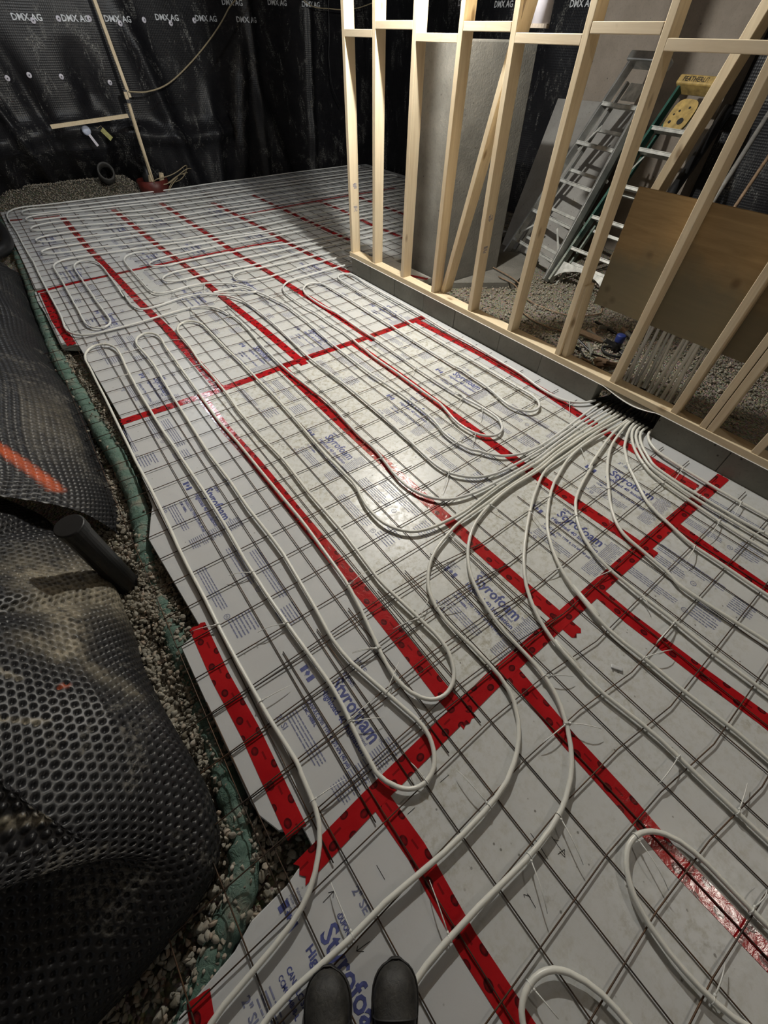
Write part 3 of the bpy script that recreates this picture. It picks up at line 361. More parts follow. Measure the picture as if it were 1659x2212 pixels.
PIPE_C3 = [[2.16,-1.62],[2.081,-1.608],[2.042,-1.6],[2.004,-1.587],[1.986,-1.58],[1.953,-1.56],[1.924,-1.535],[1.901,-1.504],[1.887,-1.468],[1.88,-1.43],[1.878,-1.37],[1.883,-1.291],[1.889,-1.251],[1.915,-1.114],[1.923,-1.034],[1.926,-0.895],[1.935,-0.735],[1.938,-0.635],[1.939,-0.555],[1.936,-0.455],[1.935,-0.275],[1.944,-0.115],[1.954,0.065],[1.962,0.285],[1.963,0.465],[1.963,0.665],[1.965,0.785],[1.97,0.884],[1.988,1.003],[1.99,1.042],[1.987,1.081],[1.977,1.117],[1.968,1.133],[1.957,1.146],[1.943,1.157],[1.928,1.164],[1.911,1.167],[1.895,1.165],[1.879,1.16],[1.865,1.151],[1.852,1.138],[1.841,1.123],[1.826,1.088],[1.817,1.05],[1.814,1.011],[1.81,0.871],[1.8,0.631],[1.801,0.491],[1.801,0.331],[1.79,0.171],[1.778,0.012],[1.775,-0.068],[1.771,-0.328],[1.767,-0.608],[1.77,-0.828],[1.768,-0.968],[1.766,-1.128],[1.767,-1.268],[1.766,-1.308],[1.76,-1.347],[1.746,-1.382],[1.736,-1.398],[1.724,-1.412],[1.71,-1.424],[1.694,-1.433],[1.677,-1.438],[1.659,-1.441],[1.641,-1.44],[1.624,-1.436],[1.609,-1.428],[1.595,-1.417],[1.583,-1.403],[1.574,-1.387],[1.566,-1.369],[1.56,-1.351],[1.554,-1.313],[1.553,-1.293],[1.557,-1.254],[1.592,-1.099],[1.599,-1.059],[1.603,-1.02],[1.608,-0.92],[1.618,-0.808],[1.618,-0.795],[1.612,-0.763],[1.608,-0.735],[1.609,-0.599],[1.607,-0.439],[1.614,-0.199],[1.62,-0.06],[1.623,0.12],[1.626,0.32],[1.635,0.6],[1.635,0.76],[1.635,0.92],[1.632,1.0],[1.629,1.039],[1.621,1.075],[1.611,1.101],[1.607,1.11],[1.609,1.102],[1.579,1.125],[1.564,1.132],[1.548,1.136],[1.531,1.137],[1.513,1.134],[1.496,1.129],[1.479,1.12],[1.464,1.109],[1.436,1.082],[1.414,1.05],[1.405,1.033],[1.389,0.997],[1.378,0.959],[1.372,0.92],[1.367,0.86],[1.365,0.781],[1.367,0.661],[1.371,0.601],[1.386,0.482],[1.388,0.422],[1.384,0.222],[1.382,0.042],[1.382,-0.078],[1.386,-0.012],[1.386,-0.117],[1.38,-0.277],[1.374,-0.437],[1.364,-0.617],[1.364,-0.837],[1.366,-0.917],[1.373,-1.053],[1.37,-0.997],[1.376,-1.079],[1.389,-1.178],[1.395,-1.238],[1.396,-1.296],[1.393,-1.346],[1.385,-1.368],[1.372,-1.395],[1.351,-1.425],[1.338,-1.438],[1.323,-1.448],[1.306,-1.456],[1.288,-1.461],[1.27,-1.462],[1.253,-1.46],[1.236,-1.454],[1.22,-1.445],[1.206,-1.434],[1.194,-1.42],[1.183,-1.404],[1.169,-1.368],[1.164,-1.349],[1.158,-1.31],[1.156,-1.25],[1.164,-1.192],[1.193,-1.079],[1.202,-1.037],[1.204,-1.01],[1.205,-0.859],[1.213,-0.599],[1.213,-0.319],[1.217,-0.26],[1.228,-0.155],[1.225,-0.13],[1.241,0.012],[1.251,0.152],[1.25,0.212],[1.244,0.352],[1.25,0.551],[1.247,0.591],[1.234,0.69],[1.23,0.769],[1.231,0.95],[1.235,1.049],[1.245,1.108],[1.257,1.145],[1.273,1.181],[1.294,1.214],[1.32,1.243],[1.351,1.268],[1.384,1.289],[1.419,1.305],[1.457,1.313],[1.496,1.317],[1.636,1.324],[1.796,1.332],[2.056,1.335],[2.116,1.339],[2.254,1.357],[2.453,1.362],[2.49,1.37],[2.507,1.377],[2.523,1.386],[2.536,1.397],[2.546,1.409],[2.552,1.422],[2.552,1.435],[2.548,1.448],[2.539,1.46],[2.526,1.472],[2.511,1.482],[2.476,1.497],[2.438,1.505],[2.28,1.525],[2.142,1.55],[2.083,1.556],[2.023,1.557],[1.883,1.557],[1.763,1.551],[1.643,1.541],[1.425,1.513],[1.306,1.502],[1.266,1.5],[1.226,1.502],[1.148,1.513],[1.11,1.523],[1.075,1.539],[1.045,1.562],[1.032,1.576],[1.023,1.591],[1.016,1.607],[1.012,1.624],[1.01,1.643],[1.014,1.68],[1.027,1.716],[1.036,1.732],[1.048,1.746],[1.062,1.758],[1.077,1.768],[1.095,1.776],[1.132,1.787],[1.17,1.793],[1.19,1.793],[1.228,1.788],[1.324,1.765],[1.364,1.76],[1.524,1.756],[1.684,1.752],[1.863,1.741],[2.063,1.729],[2.243,1.728],[2.423,1.728],[2.603,1.728],[2.803,1.728],[2.983,1.728],[3.183,1.728],[3.363,1.728],[3.563,1.729],[3.603,1.733],[3.641,1.741],[3.659,1.748],[3.675,1.757],[3.69,1.769],[3.702,1.782],[3.711,1.797],[3.717,1.814],[3.719,1.831],[3.717,1.848],[3.711,1.864],[3.701,1.879],[3.689,1.893],[3.674,1.904],[3.658,1.913],[3.64,1.92],[3.621,1.925],[3.582,1.93],[3.523,1.932],[3.263,1.932],[2.982,1.932],[2.702,1.932],[2.422,1.932],[2.222,1.931],[2.002,1.929],[1.922,1.924],[1.703,1.901],[1.465,1.876],[1.385,1.87],[1.306,1.873],[1.047,1.896],[0.967,1.901],[0.767,1.897],[0.628,1.885],[0.588,1.886],[0.549,1.891],[0.512,1.901],[0.496,1.909],[0.481,1.92],[0.468,1.932],[0.458,1.947],[0.452,1.963],[0.449,1.98],[0.449,1.998],[0.453,2.016],[0.459,2.033],[0.468,2.049],[0.48,2.064],[0.493,2.077],[0.525,2.099],[0.543,2.107],[0.58,2.12],[0.599,2.124],[0.638,2.129],[0.718,2.129],[0.917,2.122],[1.137,2.114],[1.277,2.103],[1.437,2.09],[1.536,2.086],[1.816,2.086],[1.957,2.086],[2.117,2.086],[2.257,2.086],[2.417,2.086],[2.557,2.086],[2.717,2.086],[2.857,2.086],[3.017,2.086],[3.157,2.086],[3.317,2.086],[3.457,2.086],[3.617,2.086],[3.757,2.086],[3.917,2.086],[3.957,2.087],[3.996,2.091],[4.014,2.096],[4.03,2.103],[4.044,2.112],[4.054,2.124],[4.059,2.138],[4.06,2.153],[4.054,2.167],[4.045,2.179],[4.031,2.189],[4.015,2.196],[3.978,2.204],[3.938,2.206],[3.778,2.206],[3.618,2.206],[3.458,2.206],[3.278,2.206],[3.118,2.206],[2.958,2.206],[2.798,2.206],[2.618,2.206],[2.358,2.212],[2.078,2.219],[2.038,2.222],[1.979,2.231],[1.803,2.267],[1.626,2.303],[1.587,2.309],[1.527,2.315],[1.308,2.331],[1.088,2.346],[0.828,2.357],[0.789,2.358],[0.749,2.355],[0.652,2.34],[0.613,2.341],[0.575,2.349],[0.538,2.361],[0.505,2.38],[0.492,2.392],[0.481,2.406],[0.473,2.422],[0.469,2.439],[0.469,2.456],[0.471,2.474],[0.478,2.49],[0.487,2.506],[0.499,2.52],[0.513,2.533],[0.528,2.544],[0.563,2.561],[0.6,2.572],[0.639,2.579],[0.679,2.585],[0.719,2.587],[0.979,2.591],[1.259,2.592],[1.339,2.589],[1.499,2.58],[1.678,2.569],[1.778,2.566],[1.938,2.566],[2.098,2.566],[2.258,2.566],[2.418,2.566],[2.578,2.566],[2.739,2.566],[2.899,2.566],[3.059,2.566],[3.219,2.566],[3.379,2.566],[3.539,2.566],[3.699,2.566],[3.859,2.566],[4.019,2.566],[4.179,2.566],[4.339,2.566],[4.398,2.571],[4.434,2.581],[4.45,2.59],[4.463,2.601],[4.472,2.615],[4.478,2.63],[4.478,2.645],[4.474,2.661],[4.465,2.674],[4.453,2.686],[4.438,2.695],[4.421,2.702],[4.402,2.707],[4.343,2.712],[4.083,2.712],[3.803,2.712],[3.523,2.712],[3.243,2.712],[2.983,2.712],[2.703,2.712],[2.423,2.712],[2.143,2.713],[2.043,2.717],[1.784,2.74],[1.505,2.764],[1.445,2.764],[1.266,2.752],[1.186,2.753],[1.006,2.766],[0.807,2.78],[0.728,2.788],[0.708,2.793],[0.671,2.805],[0.508,2.879],[0.472,2.887],[0.454,2.887],[0.437,2.884],[0.419,2.878],[0.385,2.861],[0.355,2.838],[0.343,2.824],[0.323,2.791],[0.308,2.754],[0.302,2.736],[0.295,2.697],[0.288,2.618],[0.28,2.478],[0.278,2.318],[0.276,2.158],[0.269,1.878],[0.27,1.838],[0.274,1.798],[0.282,1.761],[0.289,1.744],[0.298,1.728],[0.31,1.715],[0.324,1.705],[0.34,1.697],[0.358,1.692],[0.377,1.689],[0.416,1.687],[0.455,1.69],[0.554,1.703],[0.594,1.705],[0.634,1.703],[0.673,1.7],[0.712,1.693],[0.749,1.68],[0.784,1.662],[0.834,1.631],[0.881,1.593],[0.924,1.552],[0.962,1.506],[0.983,1.473],[1.009,1.419],[1.029,1.363],[1.037,1.325],[1.041,1.287],[1.041,1.256],[1.037,1.246],[1.03,1.241],[1.019,1.242],[1.006,1.247],[0.975,1.264],[0.773,1.393],[0.729,1.424],[0.719,1.432],[0.715,1.438],[0.718,1.442],[0.726,1.444],[0.756,1.443],[0.912,1.426],[0.947,1.416],[0.962,1.407],[0.974,1.395],[0.985,1.381],[1.0,1.347],[1.021,1.291],[1.046,1.215],[1.062,1.157],[1.077,1.079],[1.112,0.862],[1.116,0.822],[1.116,0.762],[1.111,0.622],[1.106,0.462],[1.1,0.382],[1.085,0.223],[1.071,0.064],[1.064,-0.176],[1.055,-0.416],[1.055,-0.496],[1.07,-0.776],[1.07,-0.856],[1.065,-0.996],[1.06,-1.075],[1.053,-1.135],[1.046,-1.173],[1.025,-1.246],[1.022,-1.265],[1.019,-1.304],[1.02,-1.344],[1.024,-1.383],[1.036,-1.439],[1.045,-1.466],[1.05,-1.474],[1.065,-1.489],[1.071,-1.498],[1.094,-1.542],[1.116,-1.574],[1.142,-1.603],[1.157,-1.615],[1.19,-1.636],[1.226,-1.652],[1.264,-1.665],[1.302,-1.673],[1.382,-1.682],[1.461,-1.682],[1.561,-1.678],[1.761,-1.661],[1.98,-1.645],[2.06,-1.643],[2.16,-1.647]]
PIPE_V1 = [[0.62,-4.1],[0.498,-3.941],[0.363,-3.766],[0.229,-3.591],[0.094,-3.416],[0.06,-3.368],[0.043,-3.333],[0.033,-3.296],[0.027,-3.257],[0.024,-3.218],[0.024,-3.178],[0.032,-3.119],[0.045,-3.082],[0.053,-3.065],[0.064,-3.049],[0.076,-3.034],[0.09,-3.021],[0.106,-3.011],[0.123,-3.003],[0.141,-2.998],[0.159,-2.997],[0.177,-2.999],[0.195,-3.004],[0.211,-3.012],[0.227,-3.023],[0.24,-3.036],[0.252,-3.051],[0.27,-3.085],[0.279,-3.123],[0.283,-3.162],[0.282,-3.282],[0.285,-3.363],[0.308,-3.642],[0.331,-3.922]]
PIPE_V2 = [[-0.366,-3.613],[-0.374,-3.372],[-0.382,-3.11],[-0.382,-3.071],[-0.38,-3.053],[-0.375,-3.036],[-0.367,-3.021],[-0.356,-3.009],[-0.342,-3.001],[-0.326,-2.996],[-0.308,-2.994],[-0.289,-2.995],[-0.271,-2.999],[-0.254,-3.006],[-0.238,-3.016],[-0.224,-3.029],[-0.212,-3.043],[-0.192,-3.077],[-0.178,-3.114],[-0.171,-3.152],[-0.164,-3.232],[-0.151,-3.494],[-0.137,-3.775]]
TIES = [[-0.319,-1.474,1.561,-0.41,-1.43],[-0.538,-1.615,-1.602,-0.632,-1.577],[-0.317,-1.773,1.586,-0.427,-1.743],[-0.538,-1.98,-1.558,-0.421,-1.993],[-0.024,-1.778,1.438,0.089,-1.768],[-0.085,-2.075,1.344,-0.177,-2.032],[-0.163,-2.226,-1.346,-0.057,-2.165],[-0.321,-2.225,1.427,-0.223,-2.284],[-0.32,-2.219,1.427,-0.204,-2.212],[-0.54,-2.339,-1.663,-0.428,-2.354],[-0.228,-2.515,-3.086,-0.234,-2.446],[-0.116,-2.681,-3.092,-0.129,-2.549],[-0.111,-2.833,3.125,-0.169,-2.94],[-0.608,-2.654,3.125,-0.597,-2.531],[-0.41,-2.813,3.092,-0.376,-2.695],[-0.307,-2.994,-0.053,-0.296,-3.073],[0.339,-2.533,-1.739,0.425,-2.602],[0.27,-2.684,-2.191,0.144,-2.67],[0.271,-2.682,-2.191,0.349,-2.767],[0.701,-2.723,-1.501,0.817,-2.774],[0.944,-2.722,-1.621,0.805,-2.72],[0.483,-2.972,-1.59,0.349,-2.971],[0.481,-3.16,-1.571,0.591,-3.148],[0.946,-2.573,-1.577,0.913,-2.622],[0.036,-2.826,-3.007,-0.005,-2.941],[0.177,-2.999,-0.111,0.136,-3.118],[0.282,-3.28,-1.579,0.361,-3.287],[0.032,-3.289,1.723,0.124,-3.281],[0.12,-2.079,-1.474,0.206,-2.038],[0.12,-2.078,-1.474,0.005,-2.051],[0.21,-2.085,-1.748,0.301,-2.143],[-0.086,-2.078,1.344,-0.179,-2.032],[0.785,-2.277,-2.103,0.695,-2.252],[0.955,-2.423,-1.755,0.847,-2.395],[1.104,-2.136,-2.428,1.001,-2.063],[1.403,-2.125,-2.511,1.296,-2.045],[1.1,-1.975,-2.633,1.042,-1.932],[0.941,-1.976,-2.63,0.911,-2.074],[1.884,-2.281,-1.654,1.756,-2.3],[1.685,-2.278,-1.697,1.577,-2.238],[1.875,-2.593,-1.548,1.742,-2.613],[1.654,-2.583,-1.666,1.493,-2.601],[1.754,-2.745,-1.507,1.703,-2.726],[1.749,-2.441,-1.579,1.721,-2.482],[1.396,-2.584,-1.579,1.261,-2.604],[0.944,-2.72,-1.621,0.79,-2.722],[0.515,-1.833,-2.889,0.516,-1.946],[0.811,-1.824,-3.001,0.824,-1.916],[0.589,-1.221,1.385,0.507,-1.215],[1.06,-1.069,-1.634,0.919,-1.093],[1.029,-1.232,-1.851,0.909,-1.203],[1.023,-1.374,-1.469,0.893,-1.352],[1.023,-1.376,-1.469,1.122,-1.33],[0.812,-1.527,-1.257,0.693,-1.606],[1.173,-1.378,1.942,1.061,-1.45],[1.375,-1.069,-1.498,1.238,-1.118],[1.766,-1.186,-1.564,1.61,-1.222],[1.596,-1.076,1.398,1.659,-1.066],[1.567,-1.208,1.349,1.444,-1.202],[1.757,-1.355,-1.951,1.658,-1.386],[1.394,-1.226,-1.471,1.293,-1.302],[1.365,-0.605,-1.626,1.23,-0.684],[1.612,-0.278,1.542,1.46,-0.318],[1.767,-0.616,-1.557,1.65,-0.616],[0.049,0.793,1.46,0.174,0.748],[-0.116,0.799,-1.526,-0.19,0.768],[0.032,0.48,1.533,-0.06,0.591],[-0.281,0.481,1.516,-0.378,0.489],[-0.258,0.779,1.485,-0.181,0.764],[-0.311,1.013,2.476,-0.292,1.017],[0.161,0.324,-1.596,0.036,0.287],[0.16,0.055,-1.605,0.046,0.003],[0.664,0.891,1.67,0.581,0.917],[-0.161,2.295,1.551,-0.068,2.189],[-0.169,1.866,1.576,-0.056,1.866],[0.055,1.719,-1.621,0.151,1.678],[-0.323,2.15,-1.601,-0.216,2.124],[-0.462,2.292,1.558,-0.348,2.273],[-0.177,1.381,1.274,-0.268,1.429],[-0.482,1.4,1.673,-0.399,1.268],[-0.051,3.756,-0.095,0.002,3.563],[-0.054,3.519,3.069,-0.075,3.353],[0.234,3.704,-0.227,0.238,3.484],[0.575,1.704,0.05,0.641,1.907],[0.431,1.688,0.077,0.388,1.492],[0.732,1.686,-0.338,0.66,1.519],[0.734,1.376,-0.822,0.61,1.202],[0.437,1.262,2.959,0.398,1.046],[0.296,1.732,-1.058,0.207,1.668],[0.055,1.708,-1.621,0.137,1.687],[1.486,1.521,-3.014,1.472,1.394],[1.634,0.955,1.608,1.497,0.951],[1.907,-1.512,2.209,1.791,-1.593],[1.566,-1.832,-3.075,1.523,-1.893],[1.738,-2.131,-2.154,1.647,-2.061]]
# ------------------------------------------------------------------ setting
def struct(name, mb, m, smooth=False):
    o = mb.build(name, m, None, smooth); o['kind'] = 'structure'; return o
b = MB(); b.box(-3.2, 6.6, -6.2, 7.0, -.4, -.09); struct('floor', b, GRAVEL)
b = MB(); b.box(-3.2, 6.6, -6.2, 7.0, 2.6, 2.7); struct('ceiling', b, plain('dark_joist_wood', (.16, .12, .08)))
b = MB(); b.box(-3.2, 6.6, 6.05, 6.3, -.1, 2.6); struct('wall_back', b, CONC_WALL)
b = MB(); b.box(5.62, 5.9, -6.2, 6.05, -.1, 2.6); struct('wall_right', b, CONC_WALL)
b = MB(); b.prism([(-1.62, 6.05), (-1.85, 6.05), (-1.85, -1.35), (-3.2, -1.35), (-3.2, -1.6), (-1.62, -1.6)], -.1, 2.6); struct('wall_left', b, CONC_WALL)
b = MB(); b.box(-3.2, 6.6, -6.3, -6.1, -.1, 2.6); struct('wall_front', b, CONC_WALL)
# bare concrete stretch that stands proud of the membrane on the right wall
b = MB(); b.box(5.2, 5.6, -.28, 1.30, -.1, 2.6); struct('wall_right_bare', b, CONC_WALL)
# stub of foundation wall beyond the stud wall
b = MB(); b.hexa([(2.65, .52, -.1), (3.45, .50, -.1), (3.45, 1.14, -.1), (2.65, 1.14, -.1), (2.66, .56, 1.56), (3.45, .54, 1.56), (3.45, 1.12, 1.56), (2.66, 1.12, 1.56)])
o = struct('concrete_pier', b, CONC); bevel(o, .012)
b = MB(); b.prism([(2.75, .5), (3.3, .12), (4.05, .42), (4.1, 1.3), (3.5, 1.3), (3.45, .5)], -.1, -.035); struct('concrete_footing', b, CONC)
# curb of blocks under the stud wall, open at the slot where the pipes pass
def curb(name, ys, seed):
    b = MB(); r = random.Random(seed)
    for y0, y1 in zip(ys[:-1], ys[1:]):
        e = r.uniform(-.004, .004); b.box(2.045 + e, 2.145 + e, y0 + .0015, y1 - .0015, -.1, .149 + e * .2)
    b.box(2.052, 2.138, min(ys) + .004, max(ys) - .004, -.1, .146)
    o = struct(name, b, CONC_BLOCK); bevel(o, .004); return o
curb('concrete_curb', [-1.585, -1.14, -.755, -.275, .10, .50, .87, 1.175], 1)
curb('concrete_curb.001', [-3.6, -3.2, -2.80, -2.40, -2.0], 2)

# ------------------------------------------------------------------ foam boards
def board(poly, label, m, group='foam insulation boards', blocks=()):
    b = MB(); b.prism(poly, -.052, 0.0)
    o = b.build('foam_board', m); prop(o, label, 'insulation board', group); bevel(o, .003, 1)
    if blocks: printing(o, blocks)
    return o
def rect(x0, x1, y0, y1): g = .0015; return [(x0 + g, y0 + g), (x1 - g, y0 + g), (x1 - g, y1 - g), (x0 + g, y1 - g)]
def printing(parent, blocks):
    """blue print: u runs towards -Y, v towards +X; origin at the foot of the big word; clipped to the board it is printed on"""
    ys_b = [v.co.y for v in parent.data.vertices]; xs_b = [v.co.x for v in parent.data.vertices]; ya, yb, xa, xb = min(ys_b) + .01, max(ys_b) - .01, min(xs_b) + .005, max(xs_b) - .005
    def put(mb, vf, u0, v0, x0, y0):
        v, f = vf
        if len(v) and ya < y0 - u0 - v[:, 0].max() and y0 - u0 < yb: mb.add([(x0 + v0 + p[1], y0 - u0 - p[0], .0007) for p in v], f)
    def bar(mb, u0, u1, v0, v1, x0, y0):
        if ya < y0 - u1 and y0 - u0 < yb and xa < x0 + v0 and x0 + v1 < xb: mb.add([(x0 + v, y0 - u, .0007) for u, v in ((u0, v0), (u1, v0), (u1, v1), (u0, v1))], [(0, 1, 2, 3)])
    def lines(mb, u0, u1, v0, v1, n, x0, y0, r):
        p = (v1 - v0) / n
        for k in range(n):
            u = u0; e = u1 - (r.uniform(0, .3) * (u1 - u0) if k % 4 == 0 else 0)
            while u < e:
                w = r.uniform(.008, .035); bar(mb, u, min(u + w, e), v0 + k * p + p * .3, v0 + k * p + p * .66, x0, y0); u += w + .003
    for x0, y0, seed in blocks:
        r = random.Random(seed)
        part = lambda nm, mb, m: mb.build(nm, m, parent) if mb.v else None
        b = MB(); bar(b, -.115, -.099, -.062, -.032, x0, y0); bar(b, -.069, -.053, -.062, -.032, x0, y0)
        leaf = [(0, .014), (.003, .008), (.007, .010), (.006, .005), (.011, .003), (.006, -.002), (.007, -.006), (.001, -.005), (.001, -.012),
                (-.001, -.012), (-.001, -.005), (-.007, -.006), (-.006, -.002), (-.011, .003), (-.006, .005), (-.007, .010), (-.003, .008)]
        if ya < y0 + .07 < yb: b.add([(x0 - .047 + q, y0 + .084 - p, .0007) for p, q in leaf], [tuple(range(len(leaf) - 1, -1, -1))])
        part('printed_flag', b, INK)
        b = MB(); put(b, text('Fabriqué au\nCanada\nMade in\nCanada', .011), -.118, -.004, x0, y0); part('origin_print', b, INK_GREY)
        b = MB(); put(b, text('Styrofoam', .072, .0016, .25), 0, 0, x0, y0); put(b, text('TM', .012), .253, .03, x0, y0); part('brand_print', b, INK)
        b = MB(); put(b, text('Brand', .016, .0003), .205, -.017, x0, y0); part('brand_note_print', b, INK_GREY)
        b = MB(); put(b, text('‹DUPONT›', .02, .0006, .062), -.004, .058, x0, y0); part('maker_print', b, INK)
        b = MB(); put(b, text('Highload 40 Insulation', .03, .0008, .262), 0, -.042, x0, y0); part('product_print', b, INK)
        b = MB(); put(b, text('CAN/ULC S701 TYPE 4, 275 kPa (40 psi)', .019, .0005, .262), 0, -.099, x0, y0); put(b, text('CCMC 04888-L', .017, .0004, .09), 0, -.122, x0, y0); part('standard_print', b, INK)
        for vv in (-.212, .118):
            b = MB(); put(b, text('2" SI', .03, .0006) if vv < 0 else text('2" SE', .03, .0006), -.02, vv, x0, y0)
            part('size_print', b, INK_GREY)
        for q in ((.0, .20, -.185, -.14, 4), (.268, .335, -.175, .075, 26), (.45, .70, -.21, -.165, 4), (.42, .66, -.06, 0, 5), (.50, .80, .02, .07, 4), (.76, .86, -.20, -.10, 7), (.84, .93, -.03, .06, 7)):
            b = MB(); lines(b, *q, x0, y0, r); part('fine_print', b, INK_GREY)
        for cu, cv in ((.74, -.19), (.70, -.03)):
            if not (ya < y0 - cu < yb): continue
            b = MB(); ring = [(cu + .013 * math.cos(t), cv + .013 * math.sin(t)) for t in np.linspace(0, 2 * math.pi, 17)[:-1]]; rin = [(cu + .0105 * math.cos(t), cv + .0105 * math.sin(t)) for t in np.linspace(0, 2 * math.pi, 17)[:-1]]
            b.add([(x0 + q, y0 - p, .0007) for p, q in ring + rin], [(k, 16 + k, 16 + (k + 1) % 16, (k + 1) % 16) for k in range(16)])
            put(b, text('UL', .012), cu - .007, cv - .004, x0, y0); part('listing_mark', b, INK_GREY)
# middle course (two crosswise tapes bound it)
mid = [-.61, 0, .61, 1.22, 1.83]
board([(-.60, -2.439), (-.0015, -2.439), (-.0015, -.0015), (-.47, -.0015), (-.545, -.80), (-.575, -.87), (-.625, -1.0), (-.60, -1.57)], 'grey foam board along the gravel edge, between the two crosswise tapes', FOAM_CLEAN, blocks=[(-.305, -2.07, 1), (-.305, -.85, 2), (-.305, .37, 61)])
board(rect(0, .61, -2.44, 0), 'muddy foam board second from the gravel edge, between the two crosswise tapes', FOAM_DIRTY, blocks=[(.435, -2.07, 3), (.44, -.85, 4), (.44, .37, 62)])
board(rect(.61, 1.22, -2.44, 0), 'muddy foam board third from the gravel edge, between the two crosswise tapes', FOAM_DIRTY, blocks=[(1.05, -2.06, 5), (1.06, -.84, 6), (1.06, .37, 63)])
board(rect(1.22, 1.83, -2.44, 0), 'muddy foam board fourth from the gravel edge, where the pipes fan out', FOAM_DIRTY, blocks=[(1.535, -2.05, 7), (1.545, -.79, 8), (1.545, .40, 64)])
board(rect(1.83, 2.043, -2.44, 0), 'narrow foam board strip against the concrete curb by the pipe slot', FOAM_CLEAN)
board([(-.66, -2.34), (-.603, -2.36), (-.603, -1.575), (-.69, -1.60), (-.695, -2.22), (-.69, -2.27)], 'narrow white foam strip taped on beside the gravel, under the short red tape', FOAM_CLEAN)
# near course
near = [-.374, .236, .846, 1.456, 2.043]
NEAR_A = board([(-.3755, -2.4415), (-.63, -2.4415), (-.70, -2.46), (-.81, -2.465), (-.87, -2.49), (-1.02, -2.51), (-1.35, -2.72), (-1.35, -4.3), (-.3755, -4.3)], 'foam board under the boots, cut to a slant at the gravel', FOAM_CLEAN, blocks=[(-.68, -2.60, 9)])
board(rect(near[1], near[2], -4.6, -2.44), 'bare foam board crossed by a single hairpin pipe bend, at the lower right', FOAM_MID)
board(rect(near[2], near[3], -4.6, -2.44), 'bare foam board under straight pipes at the right photo edge', FOAM_MID, blocks=[(1.24, -1.98, 10)])
board(rect(near[3], near[4], -4.6, -2.44), 'foam board along the curb past the crosswise tape, at the right photo edge', FOAM_MID, blocks=[(1.74, -1.95, 11)])
# pencil marks left on the near boards
def pen(strokes):
    m = MB()
    for s in strokes:
        for (xa, ya), (xc, yc) in zip(s[:-1], s[1:]): m.beam((xa, ya, .0006), (xc, yc, .0006), .0014, .0004, (ya - yc, xc - xa, 0))
    m.build('pencil_mark', BLACK_RUB, NEAR_B)
NEAR_B = board(rect(near[0], near[1], -4.6, -2.44), 'bare grey foam board just right of the boots', FOAM_MID)
for s in ([[(-.327, -2.543), (-.298, -2.544)]], [[(-.191, -2.543), (-.154, -2.545)]], [[(-.018, -2.849), (-.022, -2.9)], [(-.037, -2.886), (-.012, -2.891), (-.026, -2.903), (-.028, -2.885)], [(-.019, -2.857), (-.009, -2.868)]],
          [[(-.065, -2.846), (-.069, -2.876)]], [[(-.18, -2.919), (-.176, -2.892), (-.185, -2.881), (-.188, -2.887)], [(-.176, -2.886), (-.175, -2.897)]], [[(-.062, -2.805), (-.063, -2.832)]]): pen(s)
NEAR_B = NEAR_A
for s in ([[(-.638, -2.552), (-.602, -2.551)], [(-.616, -2.544), (-.602, -2.551), (-.611, -2.561)]], [[(-.58, -2.691), (-.618, -2.684)], [(-.603, -2.696), (-.618, -2.684), (-.609, -2.678)]], [[(-.474, -2.58), (-.474, -2.619)]]): pen(s)
# next course back
c0 = [-.468, .142, .752, 1.374, 1.972]
tag_c = ['first', 'second', 'third', 'fourth']
for k in range(4):
    x0, x1 = c0[k], c0[k + 1]
    board(rect(x0, x1, 0, 2.445), '%s foam board from the gravel side, in the course right behind the farther crosswise tape' % tag_c[k], FOAM_CLEAN if k < 1 else FOAM_MID, blocks=[(x0 + .30 + .13 * (k % 2), .37, 20 + k), (x0 + .30 + .13 * (k % 2), 1.59, 30 + k), (x0 + .30 + .13 * (k % 2), 2.81, 70 + k)])
    board(rect(x0, x1, 2.445, 4.85), '%s foam board from the gravel side, in the far course under the hairpin pipe rows' % tag_c[k], FOAM_CLEAN if k < 2 else FOAM_MID, blocks=[(x0 + .30 + .13 * (k % 2), 2.81, 40 + k), (x0 + .30 + .13 * (k % 2), 4.02, 50 + k)])
board(rect(1.972, 2.043, -.0, 1.19), 'thin foam strip between the curb and the tube bend at the wall end', FOAM_CLEAN)
board([(-.4695, 1.17), (-.4695, 2.44), (-.56, 2.42), (-.575, 2.18), (-.565, 1.9), (-.575, 1.26)], 'narrow foam strip with a red tape, on the left edge below the looped pipe', FOAM_CLEAN)
board([(-.4695, 2.448), (-.4695, 4.85), (-.44, 5.40), (-.48, 5.40), (-.53, 3.1), (-.55, 2.5)], 'narrow foam sliver along the far left edge by the hose', FOAM_CLEAN)
board(rect(-.44, 1.972, 4.85, 5.42), 'foam strip along the foot of the far membrane wall', FOAM_CLEAN)
for k, x0 in enumerate((1.972, 2.582, 3.192, 3.802, 4.412)):
    x1 = x0 + .61; y0 = 1.20 if x0 < 3.9 else 2.4
    board(rect(x0, x1 if k < 4 else 5.2, y0, 3.68), '%s foam board beyond the end of the stud wall, nearer the studs' % ('first', 'second', 'third', 'fourth', 'fifth')[k], FOAM_MID)
    board(rect(x0, x1 if k < 4 else 5.3, 3.68, 5.42), '%s foam board beyond the end of the stud wall, in the far corner' % ('first', 'second', 'third', 'fourth', 'fifth')[k], FOAM_CLEAN)
board([(2.15, .62), (2.62, .62), (2.62, 1.198), (2.15, 1.198)], 'small foam piece behind the first studs, before the concrete pier', FOAM_MID)

